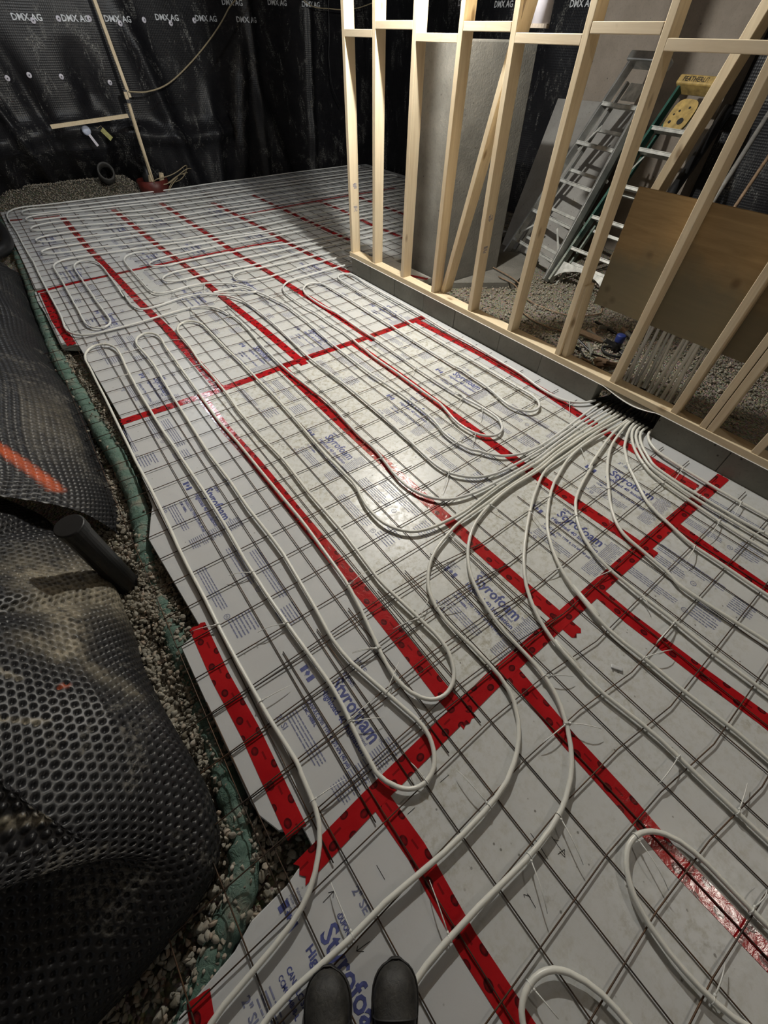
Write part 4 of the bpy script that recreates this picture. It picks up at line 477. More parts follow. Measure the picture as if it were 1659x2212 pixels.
# ------------------------------------------------------------------ red tape
def tape(pts, label, w=.062, z=.0013, group='red tape strips on the foam'):
    P = np.array(pts, float); d = np.r_[0, np.cumsum(np.linalg.norm(np.diff(P, axis=0), axis=1))]
    n = max(2, int(d[-1] / .025)); t = np.linspace(0, d[-1], n + 1); Q = np.c_[np.interp(t, d, P[:, 0]), np.interp(t, d, P[:, 1])]
    T = np.gradient(Q, axis=0); T /= np.linalg.norm(T, axis=1)[:, None]; N = np.c_[-T[:, 1], T[:, 0]]
    r = random.Random(len(label) * 7 + int(abs(P[0][0]) * 100)); ph = r.uniform(0, 1)
    b = MB(); m = 5; vs_ = []
    for i in range(n + 1):
        cut = r.uniform(-.006, .006) if i in (0, n) else 0
        for k in range(m):
            s = k / (m - 1) - .5; q = Q[i] + N[i] * s * w + T[i] * (cut * (1 if k % 2 else -1))
            vs_.append((q[0], q[1], z + .0006 * math.sin(i * 1.7 + k) * (0 < k < m - 1)))
    fs, uv = [], []
    for i in range(n):
        for k in range(m - 1):
            fs.append((i * m + k, (i + 1) * m + k, (i + 1) * m + k + 1, i * m + k + 1)[::-1])
            uv.append([(t[i] + ph, k / (m - 1)), (t[i + 1] + ph, k / (m - 1)), (t[i + 1] + ph, (k + 1) / (m - 1)), (t[i] + ph, (k + 1) / (m - 1))][::-1])
    b.add(vs_, fs, uv); o = b.build('tape_strip', TAPE, None, True); return prop(o, label, 'tape', group)
tape([(-.475, -.003), (.064, -.02), (.414, -.018), (.774, .004), (1.317, -.003), (1.985, .008)], 'long red tape across the boards at mid floor, ending at the gravel gap', z=.0019)
tape([(-.655, -2.462), (-.4, -2.446), (.178, -2.426), (.595, -2.43), (1.044, -2.434), (1.631, -2.444), (2.03, -2.448)], 'long red tape across the boards in the foreground, from the gravel to the curb', z=.0019)
tape([(-.54, 2.40), (-.195, 2.446), (.5, 2.468), (1.1, 2.478), (1.56, 2.475), (1.97, 2.44)], 'thin looking red tape across the far boards, above the left pipe loop', .05, z=.0019)
tape([(.012, -.06), (.004, -.465), (.014, -.8), (.012, -1.3), (.014, -2.0), (.004, -2.34), (.01, -2.475)], 'lengthwise red tape nearest the gravel, between the two crosswise tapes')
tape([(.612, -.01), (.598, -.7), (.59, -1.3), (.586, -1.96), (.593, -2.51)], 'second lengthwise red tape from the gravel, between the two crosswise tapes')
tape([(1.23, 0.0), (1.229, -.63), (1.21, -1.2), (1.197, -1.87), (1.212, -2.50)], 'third lengthwise red tape from the gravel, under the fan of pipes')
tape([(1.88, .01), (1.915, -.7), (1.90, -1.34), (1.84, -1.9), (1.822, -2.40)], 'lengthwise red tape nearest the curb, passing the pipe slot')
tape([(-.372, -2.45), (-.362, -2.63), (-.378, -2.85), (-.373, -3.1), (-.37, -3.9)], 'red tape running to the bottom photo edge right of the boots')
tape([(.266, -2.45), (.243, -2.72), (.238, -2.95), (.224, -3.1), (.232, -3.4), (.23, -4.3)], 'red tape under the hairpin pipe bend at the lower right')
tape([(.83, -2.45), (.826, -2.6), (.839, -2.9), (.855, -3.1), (.86, -4.2)], 'red tape between straight pipes, leaving at the right photo edge')
tape([(1.47, -2.46), (1.452, -2.7), (1.44, -2.9), (1.44, -4.2)], 'red tape with bright glints by the curb, at the right photo edge')
tape([(.15, -.01), (.152, .33), (.154, 1.03), (.13, 1.66), (.122, 2.4), (.10, 3.4), (.11, 4.72)], 'lengthwise red tape nearest the gravel in the far part of the floor')
tape([(.765, -.07), (.77, .6), (.757, 1.3), (.765, 2.2), (.735, 3.04), (.722, 4.3), (.715, 4.78)], 'second lengthwise red tape from the gravel in the far part of the floor')
tape([(1.388, -.075), (1.39, .6), (1.379, 1.15), (1.37, 1.7), (1.335, 2.3), (1.334, 3.0), (1.33, 4.75)], 'third lengthwise red tape in the far part, ending short of the mid floor tape')
tape([(2.02, 1.2), (1.972, 1.72), (1.958, 2.27), (1.966, 3.0), (1.944, 3.5), (1.92, 4.4)], 'far lengthwise red tape that ends at the corner of the stud wall')
tape([(2.60, 1.9), (2.58, 2.4), (2.575, 3.66)], 'far lengthwise red tape seen just left of the first stud')
tape([(3.17, 1.6), (3.16, 2.4), (3.21, 3.1), (3.2, 3.66)], 'far red tape seen between the first and second stud')
tape([(3.80, 1.7), (3.80, 3.66)], 'far red tape seen between the second and third stud')
tape([(1.95, 3.62), (2.546, 3.665), (3.228, 3.69), (3.66, 3.69), (4.6, 3.69)], 'faded red tape across the far boards, running behind the first stud')
tape([(2.57, 3.72), (2.57, 4.5)], 'short faded red tape in the far corner', .05)
tape([(-.43, 4.94), (-.30, 4.91)], 'small red tape patch at the far left corner, inside the outer pipe', .06)
tape([(-.19, 4.86), (.10, 4.835)], 'short dark red tape inside a far hairpin pipe end', .05)
tape([(-.606, -1.555), (-.614, -1.8), (-.608, -2.04), (-.618, -2.375)], 'short bright red tape along the outer edge of the foam beside the gravel', .062)
tape([(-.495, 2.36), (-.517, 1.72), (-.503, 1.19)], 'red tape on the left edge of the far foam, under the outer pipe', .062)
tape([(-.972, -2.506), (-.985, -2.58), (-1.0, -2.66)], 'red tape piece at the bottom photo edge left of the boots', .056)
tape([(2.56, .62), (2.40, .95), (2.33, 1.19)], 'red tape on the small foam piece behind the first studs', .05)

# ------------------------------------------------------------------ wire mesh sheets
def mesh_sheet(label, xs, ys, x_of, y_of, xr, yr):
    b = MB()
    for x in xs:
        pts = [(x_of(x, y), y, .0065 + .0012 * math.sin(3 * y + x * 5)) for y in np.linspace(yr[0], yr[1], 14)]; b.tube(pts, .0021, 6)
    for y in ys:
        pts = [(x, y_of(x, y), .0105 + .0012 * math.sin(3 * y + x * 5)) for x in np.linspace(xr[0], xr[1], 12)]; b.tube(pts, .0021, 6)
    o = b.build('wire_mesh_sheet', WIRE, None, True); return prop(o, label, 'wire mesh', 'welded wire mesh sheets')
P_ = .1524
mesh_sheet('rusty welded wire mesh over the left half of the mid floor, overhanging the gravel', [-.662 + k * .1524 for k in range(9)], [.195 + k * P_ for k in range(-17, 7)], lambda x, y: x + .024 * y, lambda x, y: y - .04 * x, (-.70, .69), (-2.5, 1.2))
mesh_sheet('dark wire mesh sheet over the right half of the mid floor up to the curb', [.684 + k * .1545 for k in range(9)], [.002 + k * P_ for k in range(-11, 8)], lambda x, y: x + .02 * y, lambda x, y: y, (.62, 1.985), (-1.75, 1.16))
def bend(x): t = min(1, max(0, (x - .2) / .4)); return -.058 * t * t * (3 - 2 * t)
mesh_sheet('brown wire mesh sheet across the foreground from the boots to the curb', [-1.03 + .0365 + .1524 * k for k in range(20)], [-2.668 + k * P_ for k in range(-11, 6)], lambda x, y: x, lambda x, y: y + bend(x), (-1.02, 1.99), (-4.4, -1.86))
mesh_sheet('wire mesh sheet under the looped pipe at the far left', [-.66 + k * P_ for k in range(7)], [1.22 + k * P_ for k in range(28)], lambda x, y: x + .02 * (y - 4), lambda x, y: y - .02 * x, (-.62, .30), (1.1, 5.4))
mesh_sheet('wire mesh sheet under the hairpin pipe rows, left of the wall end', [.44 + k * P_ for k in range(11)], [1.14 + k * P_ for k in range(28)], lambda x, y: x + .016 * (y - 2.1), lambda x, y: y - .01 * x, (.38, 2.03), (1.0, 5.4))
mesh_sheet('wire mesh sheet seen between the first studs, in the far right corner', [2.02 + k * P_ for k in range(21)], [1.30 + k * P_ for k in range(27)], lambda x, y: x + .01 * y, lambda x, y: y, (1.95, 5.15), (1.25, 5.36))

# ------------------------------------------------------------------ heating pipes
ZP = .0205; RP = .0078
def riser(p):   # the run inside the slot, up behind the plywood
    x, y = p; k = (y + 1.62) / -.40
    yv = -1.665 - .325 * min(1, max(0, k)) + rnd.uniform(-.012, .012); yt = yv + rnd.uniform(-.03, .03) + .02; xv = 2.185 + rnd.uniform(0, .035)
    return [(xv + .03, yt, .78), (xv + .02, yt, .60), (xv + .01, (yt + yv) / 2, .36), (xv, yv, .17), (xv - .012, yv, .09), (xv - .04, yv * .6 + y * .4, .042), (2.13, y * .85 + yv * .15, .024)]
def pipe(pts, label, m, head=True, tail=False, lift=0.0):
    pts = [tuple(p) for p in pts]
    flat = [(x, y, ZP + lift + .0022 * math.sin(x * 4.1 + y * 3.3)) for x, y in pts]
    if head: flat = [tuple(q) for q in catmull(riser(pts[0]) + flat[1:3], 6)] + flat[3:]
    if tail: flat = flat[:-3] + [tuple(q) for q in catmull(flat[-3:-1] + riser(pts[-1])[::-1], 6)]
    b = MB(); b.tube(flat, RP, 10); o = b.build('heating_pipe', m, None, True)
    for use, q in ((head, flat), (tail, flat[::-1])):
        if not use: continue
        sl = [p for p in q[:60] if p[0] > 2.058 and p[2] < .165]
        if len(sl) > 3: s_ = MB(); s_.tube(sl, [.0112 + .0006 * (k % 2) for k in range(len(sl))], 10); s_.build('foam_sleeve', BLACK_RUB, o, True)
    return prop(o, label, 'pipe', 'white floor heating pipes')
pipe(PIPE_C1, 'long white pipe circling the far floor edge and snaking through the farthest hairpin rows', PEX_B, True, True)
pipe(PIPE_C2, 'white pipe of five long loops nearest the gravel, leaving under the boots', PEX)
pipe(PIPE_C3, 'white pipe with two rounded loops along the curb and hairpin rows behind', PEX_B, True, True, .001)
lab = {'U1': 'white pipe making the widest left bend from the bundle, then running down past the boots', 'U2': 'white pipe curving close inside the widest bend, ending behind the right boot',
       'U3': 'white pipe third from the left in the fan, running to the lower right corner', 'U4': 'white pipe fourth from the left in the fan, going to the right photo edge',
       'U5': 'white pipe fifth in the fan, beside the red tape between straight pipes', 'U6': 'white pipe sixth in the fan, bowing out nearly straight down from the slot',
       'U7': 'white pipe seventh in the fan, crossing the tape junction near the curb', 'U8': 'lowest of the three white pipes running side by side along the curb',
       'U9': 'middle one of the three white pipes running side by side along the curb', 'U10': 'upper one of the three white pipes running side by side along the curb',
       'U11': 'lone white pipe hugging the curb right of the slot'}
for k, p in (('U1', PIPE_U1), ('U2', PIPE_U2), ('U3', PIPE_U3), ('U4', PIPE_U4), ('U5', PIPE_U5), ('U6', PIPE_U6), ('U7', PIPE_U7), ('U8', PIPE_U8), ('U9', PIPE_U9), ('U10', PIPE_U10), ('U11', PIPE_U11)):
    pipe(p, lab[k], PEX)
pipe(PIPE_V1, 'white pipe hairpin bend over the red tape at the lower right', PEX, False)
pipe(PIPE_V2, 'white pipe bend cut off by the bottom photo edge', PEX, False)

# ------------------------------------------------------------------ cable ties
def tie(x, y, a, xe, ye, label, group):
    b = MB(); c, s = math.cos(a), math.sin(a); r = RP + .0016
    ring = [(x - s * r * math.cos(t), y + c * r * math.cos(t), ZP + r * math.sin(t) * 1.05 - .001) for t in np.linspace(0, 2 * math.pi, 13)]
    b.tube(ring, .0016, 6)
    dx, dy = xe - x, ye - y; L = math.hypot(dx, dy) + 1e-6; ux, uy = dx / L, dy / L
    hx, hy = x + ux * r * 1.15, y + uy * r * 1.15
    b.beam((hx - ux * .003, hy - uy * .003, ZP + .003), (hx + ux * .004, hy + uy * .004, ZP + .005), .006, .005, (-uy, ux, 0))
    rise = rnd.uniform(.0, .02); n = 6
    tail = [(hx + (xe - hx) * t, hy + (ye - hy) * t, ZP + .004 + rise * math.sin(t * 2.4) - .010 * t * t) for t in np.linspace(0, 1, n)]
    b.tube(tail, [.0019, .0019, .0018, .0017, .0015, .0008], 5)
    o = b.build('cable_tie', NYLON, None, True); return prop(o, label, 'cable tie', group)
for t in TIES:
    x, y = t[0], t[1]
    if y < -2.44: l, g = 'white cable tie on a pipe in front of the foreground crosswise tape', 'cable ties in the foreground'
    elif x > 1.3 and y < -1.4: l, g = 'white cable tie on a pipe of the fan near the slot in the curb', 'cable ties by the slot'
    elif y < -.02: l, g = 'white cable tie on a pipe between the two crosswise tapes, away from the slot', 'cable ties at mid floor'
    else: l, g = 'white cable tie on a pipe beyond the mid floor crosswise tape', 'cable ties in the far part'
    tie(*t, l, g)

# ------------------------------------------------------------------ stud wall
ZS = .19
def stud(x0, y0, y1, tilt, label, m=STUD, z1=2.42, grain=None, z0=ZS, d=.089):
    """x0 front face, y0..y1 thickness, tilt = shift (x, y) of the top"""
    b = MB(); tx, ty = tilt
    b.hexa([(x0, y0, z0), (x0 + d, y0, z0), (x0 + d, y1, z0), (x0, y1, z0), (x0 + tx, y0 + ty, z1), (x0 + d + tx, y0 + ty, z1), (x0 + d + tx, y1 + ty, z1), (x0 + tx, y1 + ty, z1)])
    o = b.build('wall_stud', m); bevel(o, .0025); return prop(o, label, 'wood stud', 'studs of the framed wall')
T_ = .036
num = ['first', 'second', 'third', 'fourth', 'fifth', 'sixth', 'seventh', 'eighth', 'ninth']
bases = [1.137, .785, .375, -.022, -.445, -.845, -1.262, -1.675, -2.068]
tops = [1.149, .782, .367, -.035, -.42, -.858, -1.236, -1.68, -2.07]
desc = ['%s upright stud from the far end, at the corner of the curb', '%s upright stud from the far end', '%s upright stud from the far end, before the concrete pier', '%s upright stud from the far end, with an amber stain',
        '%s upright stud from the far end, touched by the leaning brace', '%s upright stud from the far end, in front of the grey stepladder', '%s upright stud from the far end, doubled by a short jack stud',
        '%s upright stud from the far end, left of the pipes behind the wall', '%s upright stud from the far end, with a dark split knot, right of the pipes']
for k in range(9):
    s = (tops[k] - bases[k]) / 1.5 * 2.23
    o = stud(2.036, bases[k], bases[k] + T_, (0, s), desc[k] % num[k])
    for xs_, z_ in {0: ((2.085, .70), (2.085, .535)), 4: ((2.085, .785), (2.085, .60))}.get(k, ()):
        m = MB(); r_ = random.Random(int(z_ * 100)); yy = bases[k] + s * (z_ - ZS) / 2.23 - .0006   # smudged mill stamp on the wide face
        for q in range(6):
            for w_ in range(4):
                if r_.random() < .72: xx = xs_ - .02 + w_ * .0095; zz_ = z_ - .02 + q * .007; m.add([(xx, yy, zz_), (xx + .008, yy, zz_), (xx + .008, yy, zz_ + .0045), (xx, yy, zz_ + .0045)], [(0, 1, 2, 3)])
        m.build('mill_stamp', INK_GREY, o)
stud(2.036, -2.232, -2.232 + T_, (0, .0), 'front member of the doubled stud near the right photo edge')
stud(2.036, -2.272, -2.272 + T_, (0, .0), 'rear member of the doubled stud near the right photo edge')
stud(2.036, -2.50, -2.50 + T_, (0, 0), 'last upright stud, only its foot showing at the right photo edge')
stud(2.055, -1.303, -1.303 + T_, (0.0, .034), 'short jack stud beside the seventh upright stud, left of the plywood', z1=.62)
# leaning brace behind the fourth and fifth studs
b = MB(); b.beam((2.145, -.052, .192), (2.095, -.475, 1.92), .036, .089, (0, 1, .25))
o = b.build('brace_stud', STUD); bevel(o, .0025); prop(o, 'slanting two by four brace leaning behind the fourth and fifth studs', 'wood brace')
# tall post that runs behind the top noggin at the right edge
b = MB(); b.beam((2.36, -1.235, .70), (2.36, -1.63, 2.55), .045, .10, (0, 1, 0))
o = b.build('brace_stud', STUD); bevel(o, .0025); prop(o, 'slanting knotty two by four behind the last noggin, above the plywood', 'wood brace')
zn = [1.571, 1.609, 1.561, 1.606, 1.568, 1.605, 1.561, 1.60, 1.56]
ys_ = tops
for k in range(8):
    y1 = ys_[k]; y0 = ys_[k + 1] + T_
    b = MB(); b.box(2.036, 2.125, y0 + .0005, y1 - .0005, zn[k] - .0185, zn[k] + .0185)
    o = b.build('noggin', NOG); bevel(o, .0025)
    prop(o, 'horizontal noggin between the %s and %s studs from the far end' % (num[k], num[k + 1]), 'wood noggin', 'noggins of the framed wall')
b = MB(); b.box(2.03, 2.121, -3.3, 1.185, .152, .19); o = b.build('bottom_plate', PLATE); bevel(o, .0025); prop(o, 'wooden bottom plate lying on the curb under all the studs', 'wood plate')
b = MB(); b.box(2.036, 2.125, -3.3, 1.185, 2.42, 2.458); o = b.build('top_plate', PLATE); prop(o, 'wooden top plate over the studs, above the photo edge', 'wood plate')
# white sill foam, drooping into the slot
ys = np.linspace(1.187, -3.3, 180); vs_ = []
for y in ys:
    dip = .0
    if -1.62 > y > -1.98: t = (y + 1.98) / .36; dip = .028 * math.sin(math.pi * t) ** 1.0 * (1.35 - .7 * t)
    vs_ += [(2.024, y, .1515 - dip), (2.027, y, .1485 - dip * 1.05), (2.14, y, .1488 - dip * .3), (2.14, y, .1518 - dip * .3)]
fs = [(i * 4 + k, i * 4 + (k + 1) % 4, i * 4 + 4 + (k + 1) % 4, i * 4 + 4 + k) for i in range(len(ys) - 1) for k in range(4)]
b = MB(); b.add(vs_, fs); o = b.build('sill_gasket', GASKET, None, False); prop(o, 'thin white foam gasket under the bottom plate, drooping over the pipe slot', 'gasket')
b = MB(); b.box(2.128, 2.143, -2.53, -1.312, .525, 1.09); o = b.build('plywood_sheet', PLY)
me = o.data
for v in me.vertices: v.co.z -= .55
o.location.z = .55
bevel(o, .001, 1); prop(o, 'stained brown plywood sheet fixed behind the studs above the white pipes', 'plywood')

# ------------------------------------------------------------------ room beyond the studs
def bar(b, p, q, w, d, side): b.beam(p, q, w, d, side)
def lerp(a, c, t): return Vector(a) + (Vector(c) - Vector(a)) * t
def stepladder(name, FL, FR, TL, TR, label, rail, stepm, steps, topm, extra):
    root = empty(name, (FL[0], FL[1], FL[2])); prop(root, label, 'ladder')
    loc = Vector(root.location); f = lambda p: Vector(p) - loc
    across = (Vector(FR) - Vector(FL)).normalized()
    for a, c in ((FL, TL), (FR, TR)):
        b = MB(); b.beam(f(a), f(c), .024, .075, across); o = b.build('side_rail', rail, root); bevel(o, .002)
    up = (Vector(TL) - Vector(FL)).normalized(); nrm = across.cross(up).normalized()
    for t in steps:
        p, q = lerp(FL, TL, t), lerp(FR, TR, t); b = MB(); h = nrm if nrm.x < 0 else -nrm
        b.beam(f(p) , f(q), .085, .006, h); b.beam(f(p) + h * .04 + Vector((0, 0, -.012)), f(q) + h * .04 + Vector((0, 0, -.012)), .004, .03, h)
        o = b.build('step', stepm, root); bevel(o, .0015)
    b = MB(); b.beam(f(lerp(FL, TL, 1.0)) - across * .03, f(lerp(FR, TR, 1.0)) + across * .03, .13, .07, nrm); o = b.build('top_cap', topm, root); bevel(o, .012)
    h = -nrm if nrm.x < 0 else nrm
    # rear frame folded against the front
    for a, c in ((FL, TL), (FR, TR)):
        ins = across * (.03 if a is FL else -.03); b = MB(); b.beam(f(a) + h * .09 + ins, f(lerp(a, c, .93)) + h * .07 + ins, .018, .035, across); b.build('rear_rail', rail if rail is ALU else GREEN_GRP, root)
    for t in (.14, .32, .52, .72):
        p, q = lerp(FL, TL, t) + h * .09, lerp(FR, TR, t) + h * .09; b = MB(); b.beam(f(p), f(q), .025, .02, up); b.build('rear_brace', stepm, root)
    for s in (0, 1):
        a, c = (FL, TL) if s == 0 else (FR, TR); ins = across * (.05 if s == 0 else -.05)
        b = MB(); b.beam(f(lerp(a, c, .60)) + ins, f(lerp(a, c, .74)) + h * .07 + ins * 1.4, .016, .004, across); b.build('spreader', stepm, root)
    extra(root, f, across, up, nrm, h); return root
def extra_a(root, f, across, up, nrm, h):
    # corner braces below the lowest step
    for s, (a, c) in enumerate(((LA_FL, LA_TL), (LA_FR, LA_TR))):
        o2 = lerp(LA_FL, LA_TL, .13) if s == 0 else lerp(LA_FR, LA_TR, .13); mid_ = (lerp(LA_FL, LA_TL, .24) + lerp(LA_FR, LA_TR, .24)) / 2 + across * (-.14 if s == 0 else .14)
        b = MB(); b.beam(f(o2), f(mid_), .02, .004, up); b.build('corner_brace', ALU_DIRTY, root)
    p = (lerp(LA_FL, LA_TL, .88) + lerp(LA_FR, LA_TR, .88)) / 2; b = MB(); b.beam(f(p) - across * .10 + h * .03, f(p) + across * .10 + h * .03, .13, .006, up); o = b.build('pail_shelf', ALU_DIRTY, root); bevel(o, .003)
LA_FL, LA_FR = (3.93, .80, -.06), (3.66, .02, -.06); LA_TL, LA_TR = (4.72, .44, 1.46), (4.66, .10, 1.46)
stepladder('stepladder', LA_FL, LA_FR, LA_TL, LA_TR, 'grey aluminium stepladder leaning folded on the far concrete wall', ALU, ALU_DIRTY, (.10, .27, .45, .63, .81), ALU, extra_a)
LB_FL, LB_FR = (3.69, -.02, -.06), (3.62, -.66, -.06); LB_TL, LB_TR = (4.78, -.06, 1.33), (4.74, -.36, 1.33)
def extra_b(root, f, across, up, nrm, h):
    p = (lerp(LB_FL, LB_TL, .87) + lerp(LB_FR, LB_TR, .87)) / 2 - h * .01
    b = MB(); n = 20; pl = [(across * (.105 * math.copysign(abs(math.cos(t)) ** .6, math.cos(t))) + up * (.125 * math.copysign(abs(math.sin(t)) ** .6, math.sin(t)))) for t in np.linspace(0, 2 * math.pi, n + 1)[:-1]]
    b.add([f(p) + q for q in pl] + [f(p) + q + h * .02 for q in pl], [tuple(range(n)), tuple(range(2 * n - 1, n - 1, -1))] + [(i, n + i, n + (i + 1) % n, (i + 1) % n) for i in range(n)])
    tray = b.build('tool_tray', YELLOW, root)
    for ca, cu, r in ((.035, -.045, .026), (-.055, -.06, .012), (-.03, .03, .009), (.04, .06, .009), (-.06, .0, .007)):
        b = MB(); b.lathe([(r, -.003), (r, .003)], f(p) + across * ca + up * cu - h * .001, 16, h); b.build('tray_hole', BLACK_RUB, tray)
    b = MB()  # curved foot plate under the lowest step
    q0, q1 = lerp(LB_FL, LB_TL, .02), lerp(LB_FR, LB_TR, .02); m = 14; top_ = []; low = []
    for i in range(m + 1):
        t = i / m; base = lerp(q0, q1, t); top_.append(f(base) + up * .17); low.append(f(base) + up * (.0 + .14 * math.sin(math.pi * t) ** .6))
    b.add(top_ + low, [(i, i + 1, m + 2 + i, m + 1 + i) for i in range(m)]); o = b.build('arched_foot_plate', ALU_DIRTY, root); o.modifiers.new('s', 'SOLIDIFY').thickness = .006
    v, fc = text('FEATHERLITE', .05, .001, .26)
    c = (Vector(LB_TL) + Vector(LB_TR)) / 2; zz = Vector((0, 0, 1)); face = -h
    t_up = across.cross(face).normalized(); t_up = t_up if t_up.z > 0 else -t_up
    b = MB(); b.add([f(c) + across * (p_[0] - .13) + nrm * 0 + up * (p_[1] - .018) + face * .0665 for p_ in v], fc); b.build('brand_lettering', BLACK_RUB, root)
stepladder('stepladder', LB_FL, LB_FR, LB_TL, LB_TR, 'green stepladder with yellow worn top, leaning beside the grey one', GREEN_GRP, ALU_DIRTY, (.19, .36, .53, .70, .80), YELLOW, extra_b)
# grey sheet behind the ladders
b = MB(); b.hexa([(4.16, 1.06, -.09), (4.18, 1.06, -.09), (4.05, .15, -.09), (4.03, .15, -.09), (5.15, 1.46, 1.13), (5.17, 1.46, 1.13), (5.15, .45, 1.15), (5.13, .45, 1.15)])
o = b.build('cement_board', GREY_BOARD); prop(o, 'tall grey sheet leaning on the far wall behind the ladders', 'board')
# poles leaning at the right edge
for k, (y, yt, r, l) in enumerate(((-.95, -.78, .020, 'grey metal pole leaning in the dark at the right photo edge, the thicker one'), (-1.12, -.98, .014, 'thin brown pole leaning in the dark at the right photo edge'))):
    b = MB(); b.tube([(3.9, y, -.09), (5.1, yt, 1.55)], r, 12); o = b.build('leaning_pole', GREY_METAL if k == 0 else CORD_BRN, None, True); prop(o, l, 'pole', 'poles at the right edge')
b = MB(); b.tube([(4.15, -.42, -.09), (5.05, -.42, 1.2)], .045, 14); o = b.build('black_tube', BLACK_PL, None, True); prop(o, 'black tube leaning between the green ladder and the poles', 'pipe')
# hanging white pipe stub behind the studs
b = MB(); b.tube([(3.0, .21, 2.55), (3.0, .205, 1.63)], .062, 20); o = b.build('drain_pipe', PVC, None, True); prop(o, 'white vertical pipe hanging behind the studs at the top', 'pipe')
b = MB(); b.lathe([(.064, 0), (.064, .02)], (3.0, .205, 1.615), 20); b.build('pipe_end_ring', CONC_WALL, o)
# cords on the gravel
def cord(pts, r, m, label, name='extension_cord', cat='cord', n=8, group=None):
    b = MB(); b.tube([tuple(q) for q in catmull(pts, n)], r, 7); o = b.build(name, m, None, True); return prop(o, label, cat, group)
cord([(3.25, .30, -.02), (3.2, .02, -.025), (2.95, -.25, -.07), (2.85, -.55, -.075), (2.95, -.85, -.075), (3.2, -.95, -.075)], .006, CORD_BRN, 'brown cord looping over the gravel between the studs, nearer one')
cord([(3.4, .55, -.02), (3.3, .1, -.02), (3.15, -.2, -.07), (3.2, -.6, -.075), (3.45, -.75, -.075), (3.6, -.7, -.075)], .006, CORD_BRN, 'brown cord on the gravel by the ladder feet, farther one')
cord([(2.3, -1.10, -.07), (2.45, -1.25, -.075), (2.42, -1.6, -.075), (2.5, -1.9, -.07)], .007, CORD_BRN, 'dark cord behind the bottom plate, left of the white pipes')
# rubble behind the seventh stud
BX, BY = 2.98, -1.22
o = MB().lathe([(.031, 0), (.031, .10), (.028, .10)], (BX, BY, -.08), 20).build('pipe_stub', BLACK_PL, None, True); prop(o, 'black pipe stub with blue cap standing in the rubble behind the studs', 'pipe')
MB().lathe([(.035, .075), (.036, .08), (.036, .125), (.032, .13)], (BX, BY, -.08), 20).build('blue_cap', BLUE_PL, o, True)
ring = [(BX - .05 + .07 * math.cos(t), BY - .01 + .09 * math.sin(t), -.075 + .004 * t / 6) for t in np.linspace(0, 12.4, 40)]
b = MB(); b.tube(ring, .008, 7); o = b.build('hose_coil', BLACK_RUB, None, True); prop(o, 'small coil of black hose in the rubble around the blue capped stub', 'hose')
b = MB(); b.tube([(2.48 + .05 * math.cos(t), -1.33 + .05 * math.sin(t), -.07 + .006 * t) for t in np.linspace(0, 9, 30)], .012, 8); o = b.build('hose_coil', BLACK_RUB, None, True); prop(o, 'flat dark coil on the gravel just behind the bottom plate', 'hose')
r2 = random.Random(3)
for k in range(20):
    x, y = r2.uniform(2.45, 3.35), r2.uniform(-1.35, -.95); a = r2.uniform(0, 3.1); L = r2.uniform(.03, .11)
    b = MB(); b.beam((x - L * math.cos(a), y - L * math.sin(a), -.075), (x + L * math.cos(a), y + L * math.sin(a), -.06 + r2.uniform(0, .03)), r2.uniform(.012, .05), r2.uniform(.006, .03), (-math.sin(a), math.cos(a), r2.uniform(-.6, .6)))
    m = [BLACK_RUB, CORD_BRN, CONC_BLOCK, CORD_BRN, BLACK_PL][k % 5]
    o = b.build('debris_scrap', m); bevel(o, .004); prop(o, ('black', 'brown', 'grey', 'brown', 'black')[k % 5] + ' scrap in the rubble heap behind the seventh stud', 'debris', 'scraps in the rubble heap')

# ------------------------------------------------------------------ membranes on the far walls
def vnoise(seed):
    r = np.random.RandomState(seed); A = [(r.uniform(.6, 4), r.uniform(-3, 3), r.uniform(0, 6.28), r.uniform(.4, 1)) for _ in range(14)]
    def f(x, z):
        s = 0
        for kx, kz, p, a in A: s = s + a * np.sin(kx * x * 2.2 + kz * z * 1.6 + p + 1.3 * np.sin(.9 * z * kz + p))
        return s / 6.0
    return f
NB = vnoise(4)
def fold(x, z, creases):
    s = 0
    for cx, sl, w, a, zt in creases:
        d = (x - cx - sl * z) / w; s = s + a * np.exp(-d * d) * np.clip((zt - z) / .5, 0, 1)
    return s
CR = [(-.1, -.25, .10, .13, 1.7), (.33, -.30, .07, .10, 1.5), (.62, -.18, .10, -.07, 1.6), (.95, .25, .09, .09, 1.1), (1.25, -.1, .16, -.12, 1.5), (2.15, -.22, .12, .12, 1.9), (2.55, .12, .10, .09, 1.2), (2.95, .25, .09, .07, 1.6), (3.4, .05, .06, .05, 2.2), (3.75, -.3, .10, .08, 1.2), (4.3, .08, .05, .05, 2.2)]
def back_y(x, z):
    low = np.clip((.75 - z) / .75, 0, 1)
    bulge = .10 * np.exp(-((z - .62 - .08 * np.sin(2.1 * x)) / .10) ** 2) * (x < 2.9)
    return 5.62 - .045 * NB(x, z) * (.4 + low) - fold(x, z, CR) - .09 * low - bulge - .02 * np.sin(1.3 * x) + .40 * np.clip((.50 - z) / .45, 0, 1) * np.clip((1.75 - x) / .5, 0, 1) * np.clip((x + .55) / .4, 0, 1) + .05 * np.clip((.4 - z) / .4, 0, 1)
nu, nv = 360, 150
gx, gz = np.meshgrid(np.linspace(-1.4, 5.55, nu), np.linspace(-.09, 2.58, nv), indexing='ij')
V = np.stack([gx, back_y(gx, gz), gz], -1).reshape(-1, 3)
memb = link('dimpled_membrane', grid_mesh('dimpled_membrane', V, nu, nv), MEMBRANE_RIB); prop(memb, 'black dimpled membrane with white lettering hanging in folds on the far wall', 'wall membrane')
NR = vnoise(9)
def right_x(y, z): return 5.45 - .035 * NR(y, z) - .05 * np.clip((.5 - z), 0, 1)
